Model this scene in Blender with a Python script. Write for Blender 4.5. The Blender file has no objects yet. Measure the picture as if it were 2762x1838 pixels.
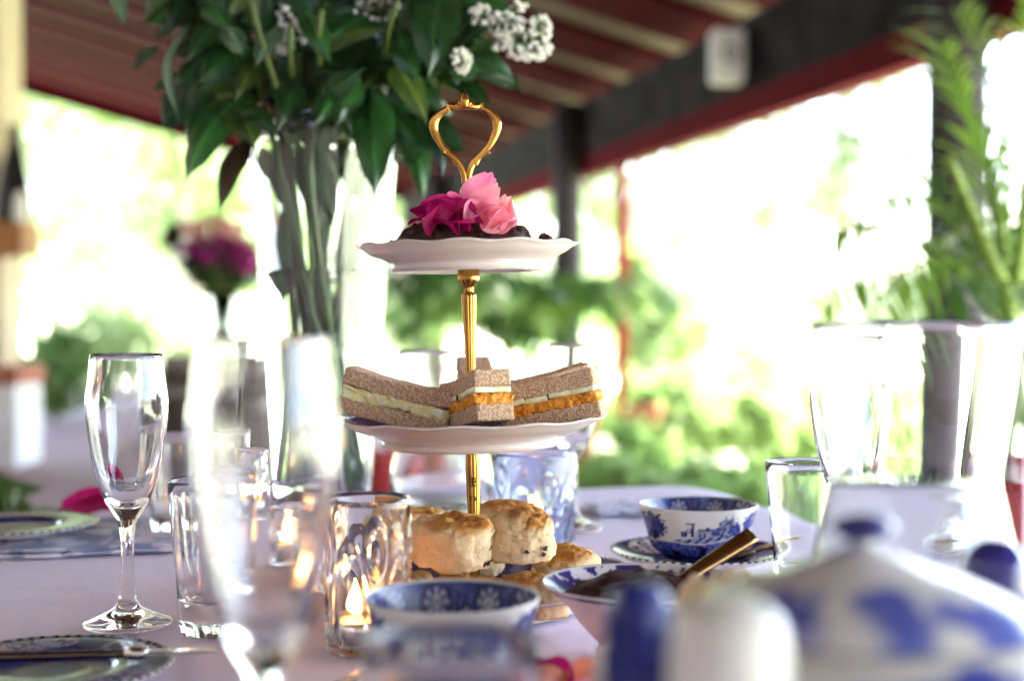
import bpy, bmesh, math, random
import numpy as np
from mathutils import Vector, Matrix, Euler
R = math.radians
random.seed(7)
rng = np.random.default_rng(7)
sc = bpy.context.scene
C = sc.collection

# ------------------------------------------------------------------ camera
TZ = 0.75                       # table top
CH = TZ + 0.2293                # lens height
PITCH = R(1.04)
cam_d = bpy.data.cameras.new('camera')
cam = bpy.data.objects.new('camera', cam_d); C.objects.link(cam)
cam.location = (0, 0, CH)
cam.rotation_euler = (R(90) - PITCH, 0, 0)
cam_d.sensor_width = 36; cam_d.lens = 49.53
cam_d.clip_start = 0.01; cam_d.clip_end = 500
cam_d.dof.use_dof = True
cam_d.dof.focus_distance = 1.07
cam_d.dof.aperture_fstop = 3.4
sc.camera = cam
# ------------------------------------------------------------------ sky, sun, exposure
SUN_EL, SUN_AZ = R(66), R(62)   # azimuth from +Y towards +X
w = bpy.data.worlds.new('World'); sc.world = w; w.use_nodes = True
nt = w.node_tree
bg = nt.nodes['Background']
sky = nt.nodes.new('ShaderNodeTexSky'); sky.sky_type = 'NISHITA'; sky.sun_disc = False
sky.sun_elevation = SUN_EL; sky.sun_rotation = SUN_AZ
sky.air_density = 1.0; sky.dust_density = 3.0; sky.ozone_density = 1.0
nt.links.new(sky.outputs[0], bg.inputs[0]); bg.inputs[1].default_value = 0.15
sd = bpy.data.lights.new('sun', 'SUN'); sd.energy = 3.4; sd.angle = R(0.6); sd.color = (1, .97, .92)
sun = bpy.data.objects.new('sun', sd); C.objects.link(sun)
tosun = Vector((math.cos(SUN_EL)*math.sin(SUN_AZ), math.cos(SUN_EL)*math.cos(SUN_AZ), math.sin(SUN_EL)))
sun.rotation_euler = tosun.to_track_quat('Z', 'Y').to_euler()
sc.view_settings.view_transform = 'Standard'
sc.view_settings.look = 'None'
sc.view_settings.exposure = 4.25
sc.view_settings.gamma = 1.0
cy = sc.cycles
cy.use_denoising = True
cy.max_bounces = 16; cy.transmission_bounces = 16; cy.transparent_max_bounces = 16
cy.diffuse_bounces = 4; cy.glossy_bounces = 6
cy.caustics_reflective = False; cy.caustics_refractive = True
cy.blur_glossy = 0.6; cy.sample_clamp_indirect = 6.0

# ------------------------------------------------------------------ helpers
FPX = 3800.0
def at(px, py, Y):
    """world point that the photo shows at pixel (px,py) when it stands Y metres in front of the lens"""
    x, y = (px - 1381)/FPX, -(py - 919)/FPX
    d = Vector((x, math.cos(PITCH) + y*math.sin(PITCH), -math.sin(PITCH) + y*math.cos(PITCH)))
    d *= Y/d.y
    return Vector((0, 0, CH)) + d
def X(px, Y): return (px - 1381)/FPX*Y
def tagp(o, label=None, cat=None, group=None, kind=None):
    if label: o['label'] = label
    if cat: o['category'] = cat
    if group: o['group'] = group
    if kind: o['kind'] = kind
    return o
def thing(name, label, cat, loc=(0, 0, 0), rotz=0, group=None, rot=None):
    o = bpy.data.objects.new(name, None); C.objects.link(o)
    o.empty_display_size = .02
    o.location = loc; o.rotation_euler = rot if rot else (0, 0, rotz)
    return tagp(o, label, cat, group)
def mesh(name, V, F, mat, parent=None, smooth=True, loc=None, rot=None):
    me = bpy.data.meshes.new(name)
    me.from_pydata([tuple(map(float, v)) for v in V], [], F)
    if mat is not None: me.materials.append(mat)
    if smooth: me.polygons.foreach_set('use_smooth', [True]*len(me.polygons))
    me.update()
    return link(name, me, parent, loc, rot)
def link(name, me, parent=None, loc=None, rot=None):
    o = bpy.data.objects.new(name, me); C.objects.link(o)
    if parent is not None: o.parent = parent
    if loc is not None: o.location = loc
    if rot is not None: o.rotation_euler = rot
    return o
def setcol(o, cols, name='paint'):
    a = o.data.color_attributes.new(name, 'FLOAT_COLOR', 'POINT')
    c = np.ones((len(o.data.vertices), 4), dtype=np.float32); c[:, :3] = cols
    a.data.foreach_set('color', c.ravel())
def spl(pts, n=6):
    """Catmull-Rom through pts"""
    P = [np.array(p, float) for p in pts]
    P = [2*P[0]-P[1]] + P + [2*P[-1]-P[-2]]
    out = []
    for i in range(1, len(P)-2):
        for k in range(n):
            t = k/n
            a, b, c, d = P[i-1], P[i], P[i+1], P[i+2]
            out.append(.5*(2*b + (c-a)*t + (2*a-5*b+4*c-d)*t*t + (3*b-a-3*c+d)*t**3))
    out.append(P[-2])
    return [tuple(o) for o in out]
def lathe(prof, n=64):
    """prof: (r,z) list -> V, F, theta, s"""
    V, F, TH, S, rings = [], [], [], [], []
    L = len(prof)
    for i, (r, z) in enumerate(prof):
        if r < 1e-6:
            rings.append([len(V)]); V.append((0, 0, z)); TH.append(0); S.append(i/(L-1))
        else:
            ring = []
            for k in range(n):
                t = 2*math.pi*k/n
                ring.append(len(V)); V.append((r*math.cos(t), r*math.sin(t), z)); TH.append(t); S.append(i/(L-1))
            rings.append(ring)
    for a, b in zip(rings[:-1], rings[1:]):
        if len(a) == 1 and len(b) == 1: continue
        for k in range(n):
            k2 = (k+1) % n
            if len(a) == 1: F.append((a[0], b[k2], b[k]))
            elif len(b) == 1: F.append((a[k], a[k2], b[0]))
            else: F.append((a[k], a[k2], b[k2], b[k]))
    return np.array(V, float), F, np.array(TH), np.array(S)
def flip(F): return [tuple(reversed(f)) for f in F]
def tube(pts, rad, n=8, cap=True):
    """swept tube -> V,F"""
    P = [Vector(p) for p in pts]
    if not hasattr(rad, '__len__'): rad = [rad]*len(P)
    V, F = [], []
    up = Vector((.13, .31, .94)).normalized()
    prev = None
    for i, p in enumerate(P):
        t = (P[min(i+1, len(P)-1)] - P[max(i-1, 0)]).normalized()
        if prev is None:
            a = up.cross(t)
            if a.length < .1: a = Vector((1, 0, 0)).cross(t)
        else:
            a = prev - t*prev.dot(t)
        a.normalize(); b = t.cross(a); prev = a
        for k in range(n):
            th = 2*math.pi*k/n
            V.append(p + (a*math.cos(th) + b*math.sin(th))*rad[i])
    for i in range(len(P)-1):
        for k in range(n):
            k2 = (k+1) % n
            F.append((i*n+k, i*n+k2, (i+1)*n+k2, (i+1)*n+k))
    if cap:
        F.append(tuple(reversed(range(n)))); F.append(tuple(range((len(P)-1)*n, len(P)*n)))
    return V, F
def join(*VF):
    V, F = [], []
    for v, f in VF:
        o = len(V); V += [tuple(p) for p in v]; F += [tuple(i+o for i in q) for q in f]
    return V, F
def boxg(x0, x1, y0, y1, z0, z1):
    V = [(x, y, z) for z in (z0, z1) for y in (y0, y1) for x in (x0, x1)]
    F = [(0, 2, 3, 1), (4, 5, 7, 6), (0, 1, 5, 4), (2, 6, 7, 3), (0, 4, 6, 2), (1, 3, 7, 5)]
    return V, F
def bevbox(name, sx, sy, sz, mat, parent=None, loc=None, rot=None, bev=.004, seg=2, z0=True):
    bm = bmesh.new(); bmesh.ops.create_cube(bm, size=1)
    for v in bm.verts:
        v.co.x *= sx; v.co.y *= sy; v.co.z *= sz
        if z0: v.co.z += sz/2
    bmesh.ops.bevel(bm, geom=bm.edges[:], offset=bev, segments=seg, affect='EDGES')
    me = bpy.data.meshes.new(name); bm.to_mesh(me); bm.free()
    me.materials.append(mat)
    return link(name, me, parent, loc, rot)
def _h(ix, iy, iz, s):
    n = (ix*374761393 + iy*668265263 + iz*2147483647 + s*1274126177) & 0xffffffff
    n = ((n ^ (n >> 13))*1274126177) & 0xffffffff
    return ((n ^ (n >> 16)) & 0xffff)/65535.0
def vnoise(P, s=0):
    P = np.asarray(P, float); I = np.floor(P).astype(np.int64); f = P-I; f = f*f*(3-2*f)
    r = 0
    for dx in (0, 1):
        for dy in (0, 1):
            for dz in (0, 1):
                wgt = (f[:, 0] if dx else 1-f[:, 0])*(f[:, 1] if dy else 1-f[:, 1])*(f[:, 2] if dz else 1-f[:, 2])
                r = r + wgt*_h(I[:, 0]+dx, I[:, 1]+dy, I[:, 2]+dz, s)
    return r*2-1
def fbm(P, o=4, s=0):
    P = np.asarray(P, float); a, r = 1., 0
    for k in range(o):
        r = r + a*vnoise(P*(2**k), s+k); a *= .5
    return r
def sstep(a, b, x):
    t = np.clip((x-a)/(b-a), 0, 1); return t*t*(3-2*t)

# ------------------------------------------------------------------ materials
MATS = {}
def mat(name, col=(.5, .5, .5), rough=.5, metal=0., spec=.5, trans=0., ior=1.45, noise=None, bump=None, sub=0., subr=(1, .5, .25), coat=0., vary=None, emit=None, paint=False, translucent=None):
    """noise=(scale,col2,lo,hi[,detail]); bump=(scale,strength,dist); paint: colours from the 'paint' attribute"""
    m = bpy.data.materials.new(name); m.use_nodes = True; MATS[name] = m
    n, l = m.node_tree.nodes, m.node_tree.links
    b = n['Principled BSDF']
    b.inputs['Base Color'].default_value = (*col, 1)
    b.inputs['Roughness'].default_value = rough; b.inputs['Metallic'].default_value = metal
    b.inputs['Specular IOR Level'].default_value = spec
    b.inputs['Transmission Weight'].default_value = trans; b.inputs['IOR'].default_value = ior
    b.inputs['Coat Weight'].default_value = coat; b.inputs['Coat Roughness'].default_value = .05
    if sub: b.inputs['Subsurface Weight'].default_value = sub; b.inputs['Subsurface Radius'].default_value = subr; b.inputs['Subsurface Scale'].default_value = .008
    tc = n.new('ShaderNodeTexCoord')
    src = None
    if paint:
        at_ = n.new('ShaderNodeAttribute'); at_.attribute_name = 'paint'; src = at_.outputs['Color']
    if noise:
        nz = n.new('ShaderNodeTexNoise'); nz.inputs['Scale'].default_value = noise[0]
        nz.inputs['Detail'].default_value = noise[4] if len(noise) > 4 else 5
        l.new(tc.outputs['Object'], nz.inputs['Vector'])
        rp = n.new('ShaderNodeMapRange'); rp.inputs['From Min'].default_value = noise[2]; rp.inputs['From Max'].default_value = noise[3]
        l.new(nz.outputs['Fac'], rp.inputs['Value'])
        mx = n.new('ShaderNodeMix'); mx.data_type = 'RGBA'
        mx.inputs[6].default_value = (*col, 1); mx.inputs[7].default_value = (*noise[1], 1)
        l.new(rp.outputs['Result'], mx.inputs[0])
        if src is not None: l.new(src, mx.inputs[6])
        src = mx.outputs[2]
    if vary:
        oi = n.new('ShaderNodeObjectInfo'); hs = n.new('ShaderNodeHueSaturation')
        mr = n.new('ShaderNodeMapRange'); mr.inputs['To Min'].default_value = 1-vary; mr.inputs['To Max'].default_value = 1+vary
        l.new(oi.outputs['Random'], mr.inputs['Value']); l.new(mr.outputs['Result'], hs.inputs['Value'])
        hs.inputs['Color'].default_value = (*col, 1)
        if src is not None: l.new(src, hs.inputs['Color'])
        src = hs.outputs['Color']
    if src is not None: l.new(src, b.inputs['Base Color'])
    if bump:
        nb = n.new('ShaderNodeTexNoise'); nb.inputs['Scale'].default_value = bump[0]; nb.inputs['Detail'].default_value = 6
        l.new(tc.outputs['Object'], nb.inputs['Vector'])
        bp = n.new('ShaderNodeBump'); bp.inputs['Strength'].default_value = bump[1]; bp.inputs['Distance'].default_value = bump[2]
        l.new(nb.outputs['Fac'], bp.inputs['Height']); l.new(bp.outputs['Normal'], b.inputs['Normal'])
    if emit:
        b.inputs['Emission Color'].default_value = (*emit[0], 1); b.inputs['Emission Strength'].default_value = emit[1]
    if translucent:
        tr = n.new('ShaderNodeBsdfTranslucent'); ms = n.new('ShaderNodeMixShader'); ms.inputs[0].default_value = translucent
        if src is not None: l.new(src, tr.inputs['Color'])
        else: tr.inputs['Color'].default_value = (*col, 1)
        l.new(b.outputs[0], ms.inputs[1]); l.new(tr.outputs[0], ms.inputs[2]); l.new(ms.outputs[0], n['Material Output'].inputs['Surface'])
    return m
def glassmat(name, col=(1, 1, 1), ior=1.5, rough=0.):
    m = bpy.data.materials.new(name); m.use_nodes = True
    n, l = m.node_tree.nodes, m.node_tree.links
    n.remove(n['Principled BSDF'])
    g = n.new('ShaderNodeBsdfGlass'); g.inputs['Color'].default_value = (*col, 1); g.inputs['IOR'].default_value = ior; g.inputs['Roughness'].default_value = rough
    l.new(g.outputs[0], n['Material Output'].inputs['Surface'])
    return m
GLASS = glassmat('clear_glass', (.985, .985, .99), 1.48)
BLUEG = glassmat('blue_reflection_glass', (.90, .93, 1.0), 1.48)  # blue tint stands in for the blue cup reflected in the glass
WATER = glassmat('water', (.98, 1, .99), 1.333)
CERAM = mat('white_ceramic', (.66, .60, .58), .12, coat=.6, bump=(60, .03, .001))
PRINT = mat('printed_ceramic', (.8, .8, .8), .22, spec=.35, coat=.12, paint=True)
GOLD = mat('antique_gold', (.58, .29, .07), .27, 1., noise=(160, (.30, .13, .025), .50, .75), bump=(400, .15, .0004))
GOLDP = mat('worn_gold_plate', (.6, .3, .08), .25, 1., paint=True, bump=(400, .12, .0004))
STEEL = mat('cutlery_steel', (.72, .68, .64), .16, 1., bump=(500, .05, .0003))
GILT = mat('tarnished_gilt', (.33, .19, .08), .2, 1., bump=(500, .05, .0003))
CLOTH = mat('tablecloth_linen', (.84, .76, .90), .9, spec=.2, noise=(3, (.86, .75, .87), .35, .7), bump=(26, .45, .004))
BREAD = mat('brown_bread', (.44, .26, .17), .95, spec=.1, noise=(560, (.70, .49, .35), .40, .62), bump=(560, 1., .0014), sub=.1)
EGG = mat('egg_filling', (.85, .72, .33), .5, noise=(180, (.9, .86, .7), .5, .6), bump=(200, .6, .002), sub=.2)
CARROT = mat('grated_carrot', (.85, .26, .02), .5, noise=(300, (.95, .42, .05), .4, .65), bump=(420, .9, .002), sub=.2)
CUCUM = mat('cucumber_flesh', (.70, .64, .36), .35, noise=(140, (.85, .83, .6), .4, .6), sub=.2)
CUSKIN = mat('cucumber_skin', (.02, .07, .02), .3)
SCONE = mat('scone_crust', (.86, .63, .38), .85, spec=.2, paint=True, bump=(260, .9, .0022), sub=.08)
RAISIN = mat('raisin', (.035, .012, .012), .45, bump=(500, .8, .001))
CAKE = mat('chocolate_cake', (.035, .012, .010), .75, noise=(180, (.085, .03, .022), .45, .7), bump=(300, 1., .002))
CREAMB = mat('nut_cream', (.55, .42, .30), .35, bump=(200, .5, .001), sub=.2)
PINK = mat('pink_petal', (.90, .30, .42), .55, noise=(60, (.92, .42, .42), .4, .7), translucent=.35, bump=(250, .2, .0006))
PINK2 = mat('rose_petal', (.90, .22, .45), .55, noise=(60, (.93, .38, .52), .4, .7), translucent=.35, bump=(250, .2, .0006))
MAGENTA = mat('magenta_petal', (.55, .006, .16), .5, noise=(80, (.38, .004, .10), .4, .7), translucent=.35, bump=(250, .25, .0006))
ORANGE = mat('peach_petal', (.92, .33, .2), .5, translucent=.35)
LEAF = mat('bouquet_leaf', (.011, .038, .009), .33, paint=True, vary=.45, translucent=.16, bump=(90, .25, .001))
LEAFP = mat('pale_bouquet_leaf', (.075, .125, .07), .45, paint=True, vary=.25, translucent=.3)
LEAFO = mat('olive_bouquet_leaf', (.04, .065, .012), .4, paint=True, vary=.2, translucent=.3)
LEAFB = mat('brown_bouquet_leaf', (.05, .026, .014), .5, translucent=.2)
STEM = mat('flower_stem', (.05, .115, .02), .45, noise=(40, (.08, .085, .03), .4, .7))
GYPSO = mat('white_floret', (.93, .90, .86), .7, translucent=.2)
WAX = mat('candle_wax', (.85, .78, .66), .4, sub=.5)
ALU = mat('tealight_cup', (.7, .7, .7), .3, 1.)
FLAME = mat('flame', (0, 0, 0), .5, emit=((1, .42, .11), 2.6))
WICK = mat('wick', (.02, .02, .02), .9)
JAM = mat('dark_jam', (.030, .003, .005), .5, spec=.12, bump=(160, .8, .004))
CREAM = mat('clotted_cream', (.82, .60, .40), .5, noise=(60, (.85, .72, .55), .4, .6), sub=.3, bump=(90, .6, .003))
IVORY = mat('ivory_handle', (.75, .66, .45), .35)
BLUEW = (.80, .79, .78)
COB = np.array((.012, .018, .17)); INK = np.array((.006, .007, .05)); WH = np.array((.70, .68, .67)); MID = np.array((.055, .075, .29))

# ================================================================== the setting
LAWN = mat('lawn', (.33, .36, .22), .9, noise=(1.2, (.44, .46, .32), .35, .7), bump=(40, .4, .03))
FLOORM = mat('pink_concrete', (.40, .27, .28), .7, noise=(2.5, (.33, .22, .23), .35, .7), bump=(60, .15, .004))
PATHM = mat('pale_gravel_path', (.55, .50, .42), .9, noise=(14, (.45, .40, .33), .4, .6), bump=(120, .5, .01))
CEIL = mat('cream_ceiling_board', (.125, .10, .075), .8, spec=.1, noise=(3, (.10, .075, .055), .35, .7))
MAROON = mat('maroon_timber', (.034, .0012, .0032), .9, spec=.03, noise=(8, (.022, .0009, .0022), .35, .7), bump=(60, .2, .002))
REDP = mat('red_painted_rail', (.085, .006, .009), .9, spec=.05, noise=(6, (.065, .0045, .007), .35, .7))
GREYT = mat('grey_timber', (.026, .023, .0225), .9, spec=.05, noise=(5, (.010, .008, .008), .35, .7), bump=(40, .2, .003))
POSTM = mat('dark_stained_post', (.018, .013, .015), .7, spec=.2, noise=(9, (.03, .022, .024), .4, .7), bump=(30, .25, .004))
CREAMW = mat('cream_render', (.62, .52, .38), .85, noise=(4, (.55, .45, .32), .35, .7), bump=(80, .2, .004))
WHITEW = mat('white_render', (.80, .78, .76), .85, noise=(5, (.72, .70, .68), .35, .7), bump=(80, .2, .004))
WOODB = mat('honey_timber', (.36, .15, .045), .5, noise=(10, (.26, .10, .03), .35, .7))
TERRA = mat('terracotta', (.42, .15, .09), .8, noise=(14, (.34, .12, .07), .35, .7))
BLACKC = mat('black_glaze', (.012, .010, .010), .25)
BARK = mat('bark', (.20, .16, .12), .95, noise=(9, (.33, .29, .25), .35, .7), bump=(18, .6, .03))
BARKP = mat('pale_gum_bark', (.52, .48, .43), .9, noise=(5, (.38, .34, .30), .35, .7), bump=(14, .4, .02))
FOL = [mat('foliage_lime', (.22, .33, .10), .6, vary=.2, translucent=.55, noise=(3, (.36, .45, .20), .35, .7)),
       mat('foliage_green', (.13, .24, .06), .6, vary=.2, translucent=.5, noise=(3, (.24, .34, .10), .35, .7)),
       mat('foliage_dry', (.20, .25, .13), .7, vary=.2, translucent=.5, noise=(2, (.30, .34, .20), .35, .7))]
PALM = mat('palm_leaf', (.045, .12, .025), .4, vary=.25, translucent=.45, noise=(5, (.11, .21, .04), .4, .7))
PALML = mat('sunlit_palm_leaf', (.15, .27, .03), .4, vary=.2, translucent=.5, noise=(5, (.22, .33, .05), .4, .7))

BU = Vector((-.2316, .9728, 0)); BV = Vector((.9728, .2316, 0))
def uv(u, v, z=0): p = BU*u + BV*v; p.z = z; return p
EAVE = 3.2
TAN = .264
def slab(name, u0, u1, v0, v1, zf, thick, m, parent=None, kind=None):
    """box over a rectangle in verandah axes, zf(v) its underside"""
    V = [uv(u, v, zf(v)+dz) for dz in (0, thick) for v in (v0, v1) for u in (u0, u1)]
    F = [(0, 1, 3, 2), (4, 6, 7, 5), (0, 4, 5, 1), (2, 3, 7, 6), (0, 2, 6, 4), (1, 5, 7, 3)]
    o = mesh(name, V, F, m, parent, smooth=False)
    if kind: o['kind'] = kind
    return o
# ground sheet with gentle undulation
n = 60
g = np.linspace(-1, 1, n); g = np.sign(g)*np.abs(g)**2.2*180
GX, GY = np.meshgrid(g, g)
P = np.stack([GX.ravel(), GY.ravel(), np.zeros(n*n)], 1)
far = np.clip((np.hypot(P[:, 0], P[:, 1]-8)-26)/60, 0, 1)
P[:, 2] = -.12 + far*1.2 + far*.5*vnoise(P*.05, 3)
F = [(j*n+i, j*n+i+1, (j+1)*n+i+1, (j+1)*n+i) for j in range(n-1) for i in range(n-1)]
o = mesh('lawn_ground', P, F, LAWN); o['kind'] = 'structure'
o = slab('verandah_floor', -4, 20.6, -6.5, 1.9, lambda v: -.14, .14, FLOORM, kind='structure')
pv = [at(-700, 1100, 26), at(900, 1010, 24), at(1500, 1010, 24), at(2900, 1060, 22)]
V, F = [], []
for i, p in enumerate(spl([(q.x, q.y) for q in pv], 8)):
    V += [(p[0], p[1]-.9, -.112), (p[0], p[1]+.9, -.112)]
    if i: F.append((2*i-2, 2*i, 2*i+1, 2*i-1))
o = mesh('garden_path', V, F, PATHM); o['kind'] = 'structure'

# the house the verandah leans on: behind the camera and along the left; out of view, added to block and bounce light
BRICK = mat('pale_rendered_wall', (.74, .66, .70), .85, noise=(6, (.66, .58, .62), .35, .7), bump=(30, .3, .01))
hw = slab('unseen_house_wall_left', -2.5, 11.5, -4.5, -4.2, lambda v: 0, 4.45, BRICK, kind='structure')
hw = slab('unseen_house_wall_back', -2.5, -2.2, -4.2, 2.2, lambda v: 0, 2.9, BRICK, kind='structure')
# verandah roof: ceiling sheet, rafters, beam, rail, barge
roof = thing('verandah_roof', 'sloping verandah roof striped with maroon boards and pale gaps', 'roof', (0, 0, 0))
ZB = 2.70
slab('ceiling', -4, 20.4, -6.5, EAVE+.9, lambda v: ZB+.185+TAN*(EAVE-v), .06, CEIL, roof)  # unseen eave overhang lengthened to keep sun off the floor strip
u = -3.6
us = []
while u < 20.2:
    us.append(u); u += 1.22
for u in us:
    slab('ceiling_board', u-.37, u+.37, -6.5, EAVE+.85, lambda v: ZB+.120+TAN*(EAVE-v), .062, MAROON, roof)
slab('barge_board', 20.4, 20.45, -6.5, EAVE+.55, lambda v: ZB-.06+TAN*(EAVE-v), .26, MAROON, roof)
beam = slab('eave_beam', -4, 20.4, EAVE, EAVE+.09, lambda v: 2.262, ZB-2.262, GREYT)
tagp(beam, 'long grey timber beam along the open right side of verandah', 'beam')
rail = slab('eave_rail', -4, 20.4, EAVE-.02, EAVE+.11, lambda v: 2.10, .16, REDP)
tagp(rail, 'dark red painted rail fixed under the grey beam', 'rail')
# round posts
for Y, lab in ((5.72, 'dark round timber post behind the right palm fronds'), (11.42, 'dark round timber post in the centre beyond the cake stand'), (17.1, 'dark round timber post farthest away, behind the flowers')):
    Xp = 1.861 - .238*(Y-6) - .125
    V, F, _, _ = lathe([(0, -.16), (.135, -.16), (.135, .05), (.122, .06), (.122, 1.2), (.12, 2.0), (.118, 2.69), (0, 2.69)], 28)
    p = mesh('verandah_post', V, F, POSTM, loc=(Xp, Y, .0)); tagp(p, lab, 'post', 'posts along the verandah edge')
# little white lamp on the centre post
Xl = 1.861-.238*(11.25-6)-.08
t = thing('post_lamp', 'small white lamp fixed high on the centre post', 'lamp', (X(1617, 11.2), 11.2, at(0, 440, 11.2).z))
V, F, _, _ = lathe(spl([(0, 0), (.05, .02), (.062, .09), (.05, .16), (0.03, .19)], 5) + [(0, .19)], 20); mesh('globe', V, F, WHITEW, t)
V, F = tube([(-.02, .0, .18), (-.06, .05, .2), (-.16, .12, .2)], .018, 8); mesh('bracket', V, F, POSTM, t)
# loudspeaker on beam
p = at(1961, 225, 8.1)
t = thing('loudspeaker', 'pale grey loudspeaker box mounted on the grey beam', 'loudspeaker', p, R(6))
bevbox('cabinet', .18, .15, .305, mat('grey_plastic', (.42, .38, .38), .5), t, bev=.012)
V, F, _, _ = lathe([(0, -.02), (.02, -.02), (.035, 0), (.045, .004), (.05, 0), (.05, -.01)], 24)
mesh('cone', V, F, BLACKC, t, loc=(0, -.078, .16), rot=(R(90), 0, 0))
bevbox('bracket', .05, .25, .05, POSTM, t, loc=(.08, .18, .12), bev=.005)
# red metal pole in the garden edge
V, F = tube([(0, 0, -.12), (0, 0, 2.2)], .048, 12)
t = thing('red_pole', 'thin red metal pole standing right of the centre post', 'pole', (X(1677, 11.0), 11.0, 0))
mesh('shaft', V, F, mat('red_metal', (.20, .012, .008), .8, spec=.1), t)
V, F, _, _ = lathe([(0, -.13), (.07, -.13), (.07, -.10), (.034, -.09)], 16); mesh('base_flange', V, F, MATS['red_metal'], t)
# cream pillar at the left
PY = 9.0
t = thing('masonry_pillar', 'cream rendered pillar with white plinth at the left edge', 'pillar', (X(35, PY)-.33, PY+.2, 0))
bevbox('plinth', .62, .5, .53, WHITEW, t, loc=(.07-.02, 0, 0), bev=.01)
bevbox('cap', .66, .54, .12, TERRA, t, loc=(.07-.02, 0, .532), bev=.01)
bevbox('shaft', .52, .42, 3.95, CREAMW, t, loc=(.0, 0, .654), bev=.015)
sh = bevbox('wall_shelf', .56, .34, .21, WOODB, loc=(X(20, PY-.2)-.12, PY-.22, 1.345), bev=.008)
tagp(sh, 'thick honey timber shelf fixed to the cream pillar', 'shelf')
V, F, _, _ = lathe(spl([(0.001, 0), (.10, .0), (.115, .06), (.10, .2), (.075, .34), (.045, .46), (.036, .56), (.045, .6)], 5)+[(0, .6)], 28)
j = mesh('tall_bottle', V, F, BLACKC, loc=(X(40, PY-.25), PY-.25, 1.556)); tagp(j, 'tall black glazed bottle standing on the timber shelf', 'bottle')
V, F, _, _ = lathe(spl([(0.001, 0), (.04, .0), (.04, .1), (.03, .16), (.02, .18)], 5)+[(0, .18)], 20)
j = mesh('small_white_jar', V, F, WHITEW, loc=(X(58, PY-.36), PY-.36, 1.556)); tagp(j, 'small whitish jar in front of the black bottle on shelf', 'jar')

# ---------------------------------------------------------------- garden plants
def leafcloud(nl, size, shape, m, name, parent, seed=0, stretch=1.0):
    r = np.random.default_rng(seed)
    V, F = [], []
    pts = shape(r, nl)
    d = r.normal(size=(nl, 3)); d /= np.linalg.norm(d, axis=1)[:, None]
    e = r.normal(size=(nl, 3)); e -= (e*d).sum(1)[:, None]*d; e /= np.linalg.norm(e, axis=1)[:, None]
    s = size*(.6+.8*r.random(nl))
    for i in range(nl):
        a = d[i]*s[i]*.5*stretch; b = e[i]*s[i]*.28; p = pts[i]; k = len(V)
        nn = np.cross(a, b); nn = nn/np.linalg.norm(nn)*s[i]*.12
        V += [p-a, p+b+nn, p+a, p-b+nn]; F += [(k, k+1, k+2), (k, k+2, k+3)]
    return mesh(name, V, F, m, parent, smooth=False)
def clumps(cents, rad):
    cents = np.array(cents); rad = np.array(rad)
    def f(r, n):
        w_ = rad**2; k = r.choice(len(cents), n, p=w_/w_.sum())
        d = r.normal(size=(n, 3)); d /= np.linalg.norm(d, axis=1)[:, None]
        return cents[k] + d*(rad[k]*(r.random(n)**.45))[:, None]*np.array((1, 1, .8))
    return f
def tree(label, px, Y, h, cr, fm, bm, seed, lean=0, nl=2600, leaf=.22, first=.45):
    r = np.random.default_rng(seed)
    base = Vector((X(px, Y), Y, -.14))
    t = thing('garden_tree', label, 'tree', base, group='trees beyond the verandah')
    tr = spl([(0, 0, -.1), (lean*.3, .05, h*.3), (lean*.6, -.1, h*.55), (lean, .1, h*.85)], 4)
    r0 = .05+h*.018
    parts = [tube(tr, list(np.linspace(r0, r0*.3, len(tr))), 9)]
    cents, rads = [], []
    for k in range(9):
        f = first+(.95-first)*k/8
        a = r.random()*6.28
        i = int(f*(len(tr)-1)); b = np.array(tr[i])
        l_ = cr*(.5+.5*r.random())*(1.1-.5*abs(f-.6))
        e = b+np.array((math.cos(a)*l_, math.sin(a)*l_, l_*.55))
        parts.append(tube([b, b*.5+e*.5+np.array((0, 0, -.05)), e], [r0*.4, r0*.25, r0*.1], 6))
        cents.append(e); rads.append(cr*(.35+.3*r.random()))
        cents.append(b*.4+e*.6); rads.append(cr*.3)
    V, F = join(*parts); mesh('trunk', V, F, bm, t)
    leafcloud(nl, leaf, clumps(cents, rads), fm, 'crown', t, seed)
    return t
def shrub(label, px, Y, h, wd, fm, seed, nl=900, leaf=.1, name='garden_shrub', z0=-.14):
    r = np.random.default_rng(seed)
    t = thing(name, label, 'shrub', (X(px, Y), Y, z0), group='shrubs in the garden')
    parts, cents, rads = [], [], []
    for k in range(7):
        a = r.random()*6.28; e = np.array((math.cos(a)*wd*.35*r.random(), math.sin(a)*wd*.35*r.random(), h*(.45+.4*r.random())))
        parts.append(tube([(0, 0, 0), e*.5+np.array((0, 0, .05)), e], [.02, .014, .006], 5)); cents.append(e); rads.append(wd*(.22+.15*r.random()))
    V, F = join(*parts); mesh('branches', V, F, BARK, t)
    leafcloud(nl, leaf, clumps(cents, rads), fm, 'foliage', t, seed)
    return t
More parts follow.
